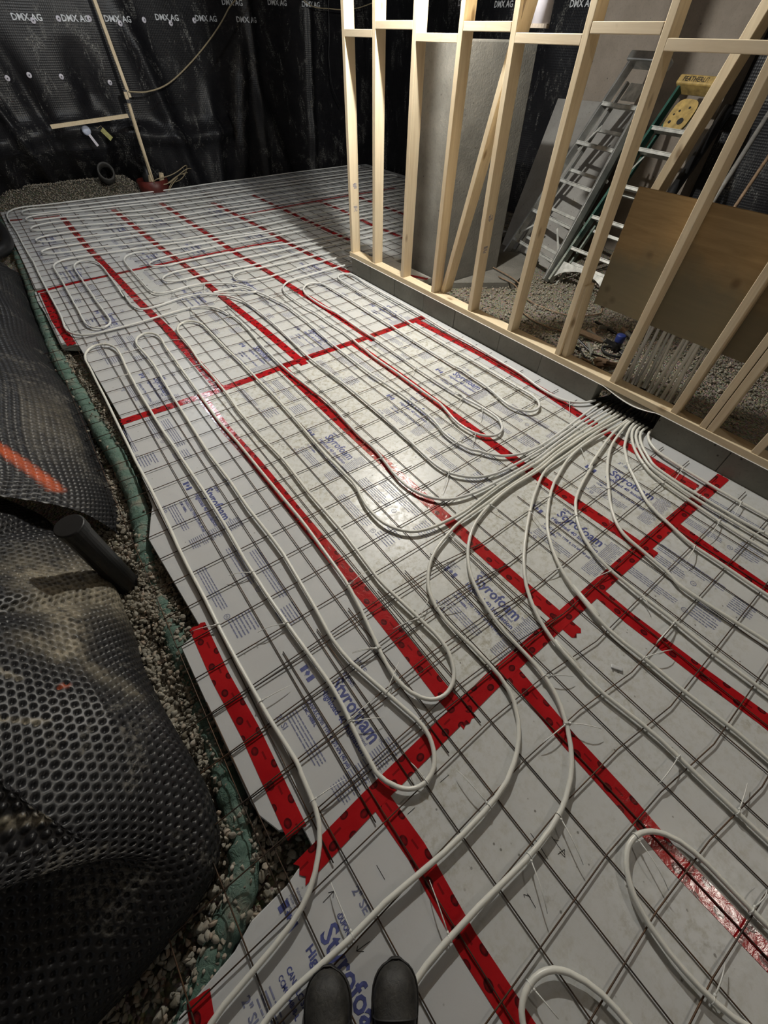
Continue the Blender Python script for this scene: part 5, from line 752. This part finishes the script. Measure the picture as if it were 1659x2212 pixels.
gy, gz = np.meshgrid(np.linspace(-6, 5.6, 300), np.linspace(-.09, 2.58, 90), indexing='ij')
V = np.stack([right_x(gy, gz), gy, gz], -1).reshape(-1, 3)
membr = link('dimpled_membrane', grid_mesh('dimpled_membrane', V, 300, 90), MEMBRANE_RIB); prop(membr, 'black membrane on the right wall, seen between the studs', 'wall membrane')
v, f = text('DMX AG', .072, .0018, .30)
for x, z in ((.60, 1.60), (1.10, 1.603), (1.56, 1.61), (2.18, 1.637), (2.70, 1.642), (3.28, 1.645), (3.11, 1.79), (3.79, 1.812), (4.33, 1.813)):
    b = MB(); b.add([(x + p[0], float(back_y(x + p[0], z + p[1])) - .012, z + p[1]) for p in v], f); b.build('printed_lettering', WHITE_PRINT, memb)
for y, z in ((3.55, 1.83), (2.90, 1.81), (1.80, 1.80)):
    b = MB(); b.add([(float(right_x(y - p[0], z + p[1])) - .012, y - p[0], z + p[1]) for p in v], f); b.build('printed_lettering', WHITE_PRINT, membr)
for x, z in ((.298, 1.156), (.531, 1.179), (.861, 1.163), (1.393, 1.103), (2.364, 1.615), (2.686, 1.646), (1.069, 1.621), (1.40, 1.63), (2.036, 1.634), (.80, 1.60), (1.72, 1.60)):
    y = float(back_y(x, z)); b = MB(); b.lathe([(.026, 0), (.026, .004), (.020, .007), (.010, .007), (.006, .013)], (x, y - .008, z), 18, (0, -1, 0)); ft = b.build('fastener_washer', PVC, memb, True)
    b = MB(); b.lathe([(.006, 0), (.006, .003)], (x, y - .021, z), 10, (0, -1, 0)); b.build('nail_head', BLACK_RUB, ft)

# ------------------------------------------------------------------ things at the far wall
b = MB(); b.beam((1.475, 5.40, .08), (1.47, 5.33, 1.035), .036, .036, (1, 0, 0)); b.beam((1.515, 5.36, .98), (1.45, 5.50, 2.58), .036, .036, (1, 0, 0))
o = b.build('wood_pole', STUD); prop(o, 'thin pale wooden pole rising from the sump in front of the far wall', 'pole')
b = MB(); b.beam((1.471, 5.335, .93), (1.478, 5.345, 1.05), .042, .042, (1, 0, 0)); b.build('black_tape_wrap', BLACK_PL, o)
b = MB(); b.beam((.49, 5.36, .755), (1.42, 5.36, .815), .038, .03, (0, 0, 1)); o = b.build('wood_stick', PLATE); prop(o, 'short pale wooden stick held level against the far membrane', 'wood stick')
b = MB(); b.lathe([(.045, 0), (.05, .01), (.05, .03), (.035, .045)], (.875, 5.44, .69), 20, (0, -1, .25)); o = b.build('cleanout_plug', WHITE_PL, None, True); prop(o, 'bluish white round plug with a strap, below the wooden stick', 'plug')
b = MB(); b.beam((.885, 5.39, .66), (.935, 5.38, .545), .03, .004, (1, 0, 0)); b.build('strap', PVC, o)
b = MB(); b.beam((1.055, 5.40, .70), (1.13, 5.385, .60), .055, .002, (1, 0, .2)); o = b.build('paper_tag', YEL_TAG); prop(o, 'small yellowish tag hanging right of the round cap', 'tag')
b = MB(); b.tube([(1.0, 5.385, .71), (1.06, 5.39, .735), (1.08, 5.40, .68)], .002, 5); b.build('tag_string', CORD, o)
c = Vector((.935, 5.50, .27)); ax = Vector((-.1, -.9, .35)).normalized()
b = MB(); n = 28; u = ax.orthogonal().normalized(); w_ = ax.cross(u); prof = [(.104, -.30), (.104, 0), (.082, .0), (.080, -.28)]
b.add([c + ax * h + (u * math.cos(2 * math.pi * k / n) + w_ * math.sin(2 * math.pi * k / n)) * r for r, h in prof for k in range(n)], [(i * n + k, i * n + (k + 1) % n, (i + 1) * n + (k + 1) % n, (i + 1) * n + k) for i in range(3) for k in range(n)])
o = b.build('drain_pipe', plain('dusty_black_pipe', (.045, .043, .04), .6, var=.4), None, True); prop(o, 'open end of a black drain pipe poking out low on the far wall', 'pipe')
o = MB().lathe([(.19, -.06), (.205, .05), (.215, .155), (.195, .16), (.17, .06)], (1.50, 5.52, -.03), 26).build('sump_basin', RUST_RED, None, True); prop(o, 'dark red sump basin at the foot of the far wall', 'sump')
o = MB().lathe([(.07, 0), (.085, .02), (.085, .15), (.05, .19), (.04, .25)], (1.47, 5.53, .03), 18).build('sump_pump', BLACK_PL, None, True); prop(o, 'small dark pump sitting in the sump basin', 'pump')
for dx, dy in ((-.08, -.05), (.07, -.06), (.10, .04)):
    b = MB(); b.beam((1.52 + dx, 5.46 + dy, .06), (1.55 + dx, 5.45 + dy, .19), .05, .04, (1, .3, 0)); o = b.build('wood_offcut', PLATE); bevel(o, .004); prop(o, 'pale offcut lying in the sump basin', 'wood offcut', 'offcuts in the sump')
coil = [(1.70 + .26 * math.cos(t) + .012 * t, 5.42 + .09 * math.sin(t * 1.07), .13 + .11 * math.cos(t * .93 + 1.2) * (.4 + .6 * math.sin(t * .31) ** 2) + .03 * math.sin(t * 2.3)) for t in np.linspace(.2, 17, 70)]
b = MB(); b.tube(coil, .006, 6); o = b.build('cord_coil', CORD, None, True); prop(o, 'loose coil of tan cord over the sump basin', 'cord')
cord([(1.515, 5.34, 1.035), (1.75, 5.33, 1.03), (2.05, 5.33, 1.10), (2.45, 5.36, 1.30), (2.85, 5.4, 1.55), (3.1, 5.42, 1.75), (3.3, 5.42, 1.95), (3.35, 5.42, 2.58)], .008, CORD, 'tan cable sagging from the wooden pole up to the ceiling')
cord([(1.465, 5.33, 1.0), (1.44, 5.30, .75), (1.44, 5.30, .45), (1.46, 5.28, .12)], .006, CORD, 'tan cable running down beside the wooden pole into the sump')
cord([(3.9, 5.40, 2.58), (4.2, 5.40, 1.90), (4.7, 5.38, 1.80), (5.2, 5.3, 1.84), (5.4, 5.1, 2.0), (5.4, 5.0, 2.58)], .006, CORD, 'thin tan cable looping across the top of the far wall')
cord([(4.65, 5.38, 2.0), (4.62, 5.38, 1.55), (4.58, 5.36, 1.3), (4.62, 5.36, 1.0), (4.75, 5.36, .8)], .005, BLACK_PL, 'thin dark wire hanging behind the first stud')

# ------------------------------------------------------------------ loose membrane on the left
def dimple(s, t, p=.027):
    row = np.round(t / (p * .866)); off = (row % 2) * .5
    cs = (np.round(s / p - off) + off) * p; ct = row * p * .866
    return np.hypot(s - cs, t - ct)
def sheet(name, path, H, prof, wob, ds, label, paint, pitch=.027, depth=.0085):
    P = np.array(catmull(path, 14)); d = np.r_[0, np.cumsum(np.linalg.norm(np.diff(P, axis=0), axis=1))]
    nu = int(d[-1] / ds); nv = int(H / ds); s = np.linspace(0, d[-1], nu); t = np.linspace(0, H, nv)
    px, py = np.interp(s, d, P[:, 0]), np.interp(s, d, P[:, 1])
    tx, ty = np.gradient(px), np.gradient(py); L = np.hypot(tx, ty); k = np.ones(25) / 25
    tx = np.convolve(np.pad(tx / L, 12, 'edge'), k, 'valid'); ty = np.convolve(np.pad(ty / L, 12, 'edge'), k, 'valid'); L = np.hypot(tx, ty); nx, ny = -ty / L, tx / L
    S, Tt = np.meshgrid(s, t, indexing='ij'); inn, hz = prof(S, Tt, d[-1]); inn = inn + wob(S, Tt)
    dm = dimple(S, Tt, pitch); q_ = np.clip((pitch * .285 - dm) / (pitch * .10), 0, 1); dep = depth * q_ * q_ * (3 - 2 * q_)
    V = np.stack([px[:, None] - nx[:, None] * inn, py[:, None] - ny[:, None] * inn, hz], -1)
    du = np.gradient(V, axis=0); dv = np.gradient(V, axis=1); N = np.cross(du, dv); N /= np.linalg.norm(N, axis=2)[..., None] + 1e-9
    V = V + N * dep[..., None]
    me = grid_mesh(name, V.reshape(-1, 3), nu, nv); o = link(name, me, MEMBRANE)
    col = me.color_attributes.new('paint', 'FLOAT_COLOR', 'POINT'); C = np.zeros((nu, nv, 4), np.float32); C[..., 3] = 1
    paint(C, V[..., 0], V[..., 1], V[..., 2]); col.data.foreach_set('color', C.ravel())
    return prop(o, label, 'membrane')
W1, W2 = vnoise(21), vnoise(22)
def seg_d(y, z, a, c):
    ax, az = a; vx, vz = c[0] - ax, c[1] - az; t = np.clip(((y - ax) * vx + (z - az) * vz) / (vx * vx + vz * vz), 0, 1)
    return np.hypot(y - ax - t * vx, z - az - t * vz)
def prof_far(S, T, L):
    f = np.clip((S + .12) / .7, 0, 1)
    return (.55 * T - .06 * np.sin(np.pi * np.clip(T / .5, 0, 1))) * f, -.09 + .80 * T * f + .0 * S
def wob_far(S, T): return .022 * W1(S, T * 2) * np.clip(T * 5, 0, 1)
def paint_far(C, x, y, z):
    C[..., 0] = np.clip(1.6 - seg_d(y, z, (-.36, .33), (-.66, .20)) / .022, 0, 1) * (np.sin(y * 40) * .1 + .9)
    C[..., 1] = np.clip(.5 * np.exp(-((y - .0) / .3) ** 2) * (z < .25) * (z > .05), 0, 1) * .5
sheet('dimpled_membrane', [(-.60, 3.25), (-.63, 2.5), (-.652, 1.6), (-.658, 1.0), (-.636, .42), (-.662, -.1), (-.692, -.60), (-.735, -.80)], .95, prof_far, wob_far, .0065, 'loose black dimpled membrane with an orange painted band, running along the gravel to the back', paint_far, .030, .009)
def prof_near(S, T, L):
    sh = .33 + .05 * np.sin(S * 5)
    inn = np.where(T < sh, .07 * T / sh + .05 * np.sin(np.pi * np.clip(T / sh, 0, 1)) * -1, .07 + (T - sh) * .72)
    hz = np.where(T < sh, T * .93, sh * .93 + (T - sh) * .66)
    k = np.clip((S - L * .62) / (L * .2), 0, 1)          # the end that turns the corner drops to a low flap
    k2 = np.clip((S - L * .78) / .10, 0, 1); hem = .40 + .05 * np.sin(S * 9)
    inn = inn + .24 * k2 * np.clip((hem - T) / .02, 0, 1) * np.clip(T * 5, 0, 1)
    return inn, -.095 + hz * (1 - .12 * k)
def wob_near(S, T):
    return .035 * W2(S * 1.6, T * 2.2) * np.clip(T * 4, 0, 1) + .05 * np.exp(-((S - .55 - .35 * T) / .07) ** 2) * np.clip(T * 3, 0, 1) + .04 * np.exp(-((S - 1.12 - .2 * T) / .05) ** 2) * np.clip(T * 3, 0, 1)
def paint_near(C, x, y, z):
    C[..., 1] = np.clip(np.exp(-((y + 1.20) / .15) ** 2) * np.clip((.33 - z) / .10, 0, 1) * 1.1 + np.exp(-seg_d(y, z, (-1.28, .22), (-1.55, .26)) ** 2 / .0016) * .8 + .5 * np.exp(-seg_d(y, z, (-1.5, .33), (-1.75, .15)) ** 2 / .0012), 0, 1)
    for a, c in (((-1.95, .55), (-2.05, .36)), ((-1.72, .50), (-1.80, .34)), ((-1.45, .5), (-1.65, .37))):
        C[..., 1] = np.maximum(C[..., 1], np.clip(1.3 - seg_d(y, z, a, c) / .008, 0, 1) * .9)
    for a in ((-1.52, .42), (-1.70, .30)): C[..., 0] = np.maximum(C[..., 0], np.clip(1.5 - np.hypot(y - a[0], z - a[1]) / .009, 0, 1) * .6)
sheet('dimpled_membrane', [(-1.22, -.22), (-1.04, -.58), (-.91, -.82), (-.845, -1.1), (-.835, -1.35), (-.842, -1.58), (-.828, -1.9), (-.81, -2.14), (-.845, -2.27), (-.925, -2.325), (-1.06, -2.355), (-1.25, -2.385), (-1.65, -2.41), (-2.1, -2.43)], 1.05, prof_near, wob_near, .0037, 'bulging black dimpled membrane with dried clay, filling the lower left foreground', paint_near, .0265, .0085)
# black stub pipe between the two sheets
o = MB().lathe([(.049, -.10), (.049, .335), (.053, .336), (.053, .375), (.049, .38), (.0, .381)], (-.788, -1.125, 0), 28, (-.03, -.05, 1)).build('pipe_stub', plain('black_abs', (.012, .012, .013), .45), None, False); prop(o, 'upright black capped pipe stub between the gravel and the folded membrane', 'pipe')
bevel(o, .003)
# hose loop at the far left edge
b = MB(); b.tube([tuple(q) for q in catmull([(-.95, 3.35, .0), (-.72, 3.55, .03), (-.585, 3.75, .04), (-.55, 4.2, .04), (-.60, 4.8, .05), (-.80, 5.2, .08)], 10)], .055, 14); o = b.build('black_hose', BLACK_PL, None, True); prop(o, 'thick black hose curling past the far left corner of the foam', 'hose')
# weeping tile in its green sock along the edge of the slab
sp = [(-.50, 5.3), (-.51, 4.4), (-.535, 3.6), (-.56, 2.9), (-.60, 2.0), (-.635, 1.1), (-.615, .53), (-.60, .04), (-.585, -.30), (-.595, -.60), (-.632, -.85), (-.675, -1.06), (-.70, -1.5), (-.735, -2.05), (-.748, -2.2), (-.785, -2.33), (-.84, -2.40), (-.95, -2.48), (-1.12, -2.62), (-1.4, -2.8)]
C_ = np.array(catmull(sp, 22)); d_ = np.r_[0, np.cumsum(np.linalg.norm(np.diff(C_, axis=0), axis=1))]; n_ = int(d_[-1] / .012); t_ = np.linspace(0, d_[-1], n_)
zc = np.interp(t_, d_, C_[:, 1]); deep = lambda y: -.064 - .050 * np.exp(-((y + 1.24) / .17) ** 2) - .045 * np.exp(-((y + 1.78) / .22) ** 2) - .008 * np.sin(y * 5)
pts = np.c_[np.interp(t_, d_, C_[:, 0]), zc, deep(zc)]
rad = .046 + .0025 * np.sin(t_ * 90 + 2 * np.sin(t_ * 7)) + .003 * np.sin(t_ * 23) + .0015 * nrs.randn(n_)
b = MB(); b.tube(pts, rad, 18); o = b.build('drain_pipe', SOCK, None, True); prop(o, 'corrugated drain pipe in a green fabric sock along the foam edge', 'pipe')

# ------------------------------------------------------------------ gravel
def stones(name, P, size, label):
    bm = bmesh.new(); bmesh.ops.create_icosphere(bm, subdivisions=2, radius=1.0); bv = np.array([v.co[:] for v in bm.verts]); bf = np.array([[v.index for v in f.verts] for f in bm.faces]); bm.free()
    N = len(P); vs_ = np.empty((N, len(bv), 3), np.float32); tone = np.empty((N, len(bv)), np.float32)
    shapes = []
    for k in range(18):   # broken faceted shapes: clip a ball by random planes
        q = bv.copy()
        for _ in range(8):
            nrm = nrs.randn(3); nrm /= np.linalg.norm(nrm); h = nrs.uniform(.36, .68); e = q @ nrm - h; q = q - np.where(e > 0, e, 0)[:, None] * nrm
        shapes.append(q * nrs.uniform(.7, 1.25, 3))
    for i in range(N):
        a = nrs.uniform(0, 6.28, 3); ca, sa = np.cos(a), np.sin(a)
        Rz = np.array([[ca[0], -sa[0], 0], [sa[0], ca[0], 0], [0, 0, 1]]); Rx = np.array([[1, 0, 0], [0, ca[1], -sa[1]], [0, sa[1], ca[1]]])
        vs_[i] = shapes[i % 18] @ (Rz @ Rx).T * size[i] + P[i]; tone[i] = nrs.beta(2, 2)
    F = (bf[None] + (np.arange(N) * len(bv))[:, None, None]).reshape(-1, 3)
    me = bpy.data.meshes.new(name); me.vertices.add(N * len(bv)); me.vertices.foreach_set('co', vs_.ravel()); me.loops.add(F.size); me.loops.foreach_set('vertex_index', F.ravel().astype(np.int32))
    me.polygons.add(len(F)); me.polygons.foreach_set('loop_start', (np.arange(len(F)) * 3).astype(np.int32)); me.update(calc_edges=True); me.validate()
    at = me.attributes.new('tone', 'FLOAT', 'POINT'); at.data.foreach_set('value', tone.ravel())
    o = link(name, me, STONE); return prop(o, label, 'gravel', None, 'stuff')
def edge_x(y):   # right side of the gravel strip = edge of the foam
    return np.interp(y, [-3, -2.8, -2.5, -2.46, -2.36, -2.2, -1.58, -1.57, -1.0, -.85, 0, 1.2, 2.4, 5.4], [-1.5, -1.3, -.95, -.72, -.62, -.69, -.69, -.60, -.62, -.56, -.47, -.56, -.56, -.46])
def left_x(y): return np.interp(y, [-3, -2.5, -2.38, -2.3, -2.1, -1.3, -.9, -.7, 0, .42, 1, 2.5, 3.3, 5.4], [-2.4, -1.9, -1.4, -.93, -.83, -.86, -.95, -.78, -.68, -.66, -.68, -.66, -1.2, -1.2])
def strip(N, y0, y1, s0, s1, zj=.012, dens=None):
    y = nrs.uniform(y0, y1, N); l, r = left_x(y), edge_x(y) + .02; x = l + (r - l) * nrs.uniform(0, 1, N); s = s0 + (s1 - s0) * nrs.beta(1.5, 3, N)
    hump = .022 * np.sin(x * 19 + y * 7) * np.sin(y * 13) ; return np.c_[x, y, -.088 + hump * .6 + nrs.uniform(0, zj, N) + s * .3], s
Pa, sa = strip(4300, -2.85, -1.5, .007, .021, .018); Pb, sb = strip(3800, -1.5, -.3, .006, .018, .018); Pc, sc_ = strip(2600, -.3, 1.6, .006, .013); 
# a few stones lying on the green sock where it dips
yk = np.r_[nrs.normal(-1.26, .14, 620), nrs.normal(-1.80, .17, 620), nrs.uniform(-2.55, -2.2, 140), nrs.uniform(-.2, 1.2, 60)]; xk = np.interp(-yk, -zc, pts[:, 0]) + nrs.uniform(-.06, .06, len(yk)); sk = nrs.uniform(.006, .0125, len(yk))
zk = np.interp(-yk, -zc, pts[:, 2]) + .040 + nrs.uniform(-.01, .006, len(yk))
stones('gravel_bed', np.r_[Pa, Pb, Pc, np.c_[xk, yk, zk]], np.r_[sa, sb, sc_, sk], 'strip of crushed stone between the foam edge and the black membrane')
N = 5200; x = nrs.uniform(2.16, 4.3, N); y = nrs.uniform(-2.3, 1.0, N); ok = ~((x > 2.6) & (x < 3.5) & (y > .45)); x, y = x[ok], y[ok]; s = nrs.uniform(.007, .016, len(x))
keep = ~((x > 2.75) & (x < 4.1) & (y > .95 - .55 * x + 1.2) & (y > .12))
stones('gravel_bed', np.c_[x, y, -.088 + nrs.uniform(0, .012, len(x))][keep], s[keep], 'crushed stone floor of the room behind the stud wall')
N = 4200; x = nrs.uniform(-.45, 1.95, N); y = nrs.uniform(5.43, 5.86, N); up = np.clip((y - 5.44) / .34, 0, 1) * np.clip((1.5 - x) / .3, 0, 1)
bank_x, bank_y = np.meshgrid(np.linspace(-1.3, 1.95, 60), np.linspace(5.43, 5.95, 14), indexing='ij')
bank = link('gravel_bank', grid_mesh('gravel_bank', np.stack([bank_x, bank_y, -.095 + .235 * np.clip((bank_y - 5.44) / .34, 0, 1) * np.clip((1.5 - bank_x) / .3, 0, 1)], -1).reshape(-1, 3), 60, 14), SAND); prop(bank, 'sandy bank heaped against the foot of the far membrane', 'gravel', None, 'stuff')
stones('gravel_bed', np.c_[x, y, -.088 + .235 * up + nrs.uniform(0, .012, N)], nrs.uniform(.006, .012, N), 'sandy stones along the foot of the far membrane wall')
# ------------------------------------------------------------------ boots of whoever stands there
def boot(tip, ang, label, mirror):
    L = .295; root = empty('boot', (tip[0], tip[1], .018), ang - math.pi / 2); prop(root, label, 'boot', 'pair of work boots')
    def sec(t, n=20):   # t 0 heel .. 1 toe, y axis forward with the tip at 0
        y = (t - 1) * L
        w = float(np.interp(t, [0, .08, .25, .5, .7, .80, .85, .90, .94, .97, .99, 1], [.018, .032, .037, .041, .051, .0535, .0515, .0465, .039, .029, .0175, .006]))
        h = float(np.interp(t, [0, .1, .3, .45, .6, .75, .88, .96, 1], [.105, .125, .13, .115, .088, .068, .060, .044, .028]))
        cx = mirror * .006 * math.sin(t * 3.1)
        return [(cx + w * math.copysign(abs(math.cos(a)) ** .8, math.cos(a)), y, .018 + (h - .018) * (max(0, math.sin(a)) ** .62)) for a in np.linspace(0, math.pi, n)]
    ts = [0, .02, .06, .12, .2, .3, .4, .5, .6, .7, .78, .85, .90, .94, .97, .99, 1.0]; S_ = [sec(t) for t in ts]; n = 20
    b = MB(); b.add([p for q in S_ for p in q], [(i * n + k, (i + 1) * n + k, (i + 1) * n + k + 1, i * n + k + 1) for i in range(10) for k in range(n - 1)] + [tuple(range(n))]); b.build('upper', LEATHER, root, True)
    b = MB(); b.add([Vector(p) * 1.0 + Vector((0, 0, .0025 if p[2] > .02 else 0)) for q in S_[9:] for p in q], [(i * n + k, (i + 1) * n + k, (i + 1) * n + k + 1, i * n + k + 1) for i in range(len(ts) - 10) for k in range(n - 1)]); b.build('toe_cap', TOE, root, True)
    def outline(g): 
        R, Lf = [], []
        for t in ts: q = sec(t); R.append((q[0][0] + g, q[0][1] + (g if t == 1 else (-g if t == 0 else 0)))); Lf.append((q[-1][0] - g, q[-1][1] + (g if t == 1 else (-g if t == 0 else 0))))
        return R + Lf[::-1]
    b = MB(); b.prism(outline(.005), -.004, .02); o = b.build('sole', RUBBER, root); bevel(o, .004)
    b = MB(); b.tube([(x, y, .0215) for x, y in outline(.003)] , .0018, 5, False); b.build('welt_stitching', RUBBER, root)
    b = MB()   # toe cap seam
    q = sec(.70); b.tube([(x, y, z + .003) for x, y, z in q], .0022, 5); b.build('toe_cap_seam', RUBBER, root)
    b = MB(); q0, q1 = sec(.38), sec(.58); b.add([Vector(q0[k]) + Vector((0, 0, .006)) for k in range(7, 13)] + [Vector(q1[k]) + Vector((0, 0, .005)) for k in range(7, 13)], [(k, k + 1, 7 + k, 6 + k) for k in range(5)]); b.build('tongue', RUBBER, root, True)
    for t in (.40, .45, .50, .55):
        q = sec(t); b = MB(); b.tube([(q[k][0], q[k][1] + .004 * (k % 2), q[k][2] + .008) for k in range(6, 14)], .0028, 6); b.build('lace', BLACK_RUB, root, True)
    # shaft and cuff round the ankle
    b = MB(); m = 18; rings = [(.10, .050, .064), (.15, .046, .060), (.20, .047, .062)]
    b.add([(rx * math.cos(a), -.225 + ry * math.sin(a), z) for z, rx, ry in rings for a in np.linspace(0, 2 * math.pi, m + 1)[:-1]], [(i * m + k, i * m + (k + 1) % m, (i + 1) * m + (k + 1) % m, (i + 1) * m + k) for i in range(2) for k in range(m)]); o = b.build('shaft', LEATHER, root, True); o.modifiers.new('s', 'SOLIDIFY').thickness = .004
    b = MB(); b.tube([(.047 * math.cos(a), -.225 + .062 * math.sin(a), .20) for a in np.linspace(0, 2 * math.pi, 22)], .006, 6, False); b.build('cuff', BLACK_RUB, root, True)
    return root
boot((-.690, -2.660), math.atan2(.83, .56), 'dusty dark boot toe at the bottom edge, the left one', 1)
boot((-.545, -2.755), math.atan2(.80, .60), 'dusty dark boot toe at the bottom edge, the right one', -1)
# small bits on the foam
b = MB(); b.beam((.585, -2.665, .004), (.605, -2.70, .006), .016, .008, (1, .2, 0)); o = b.build('foam_crumb', FOAM_CLEAN); bevel(o, .003); prop(o, 'small white foam crumb lying on the bare board between two pipes', 'crumb')
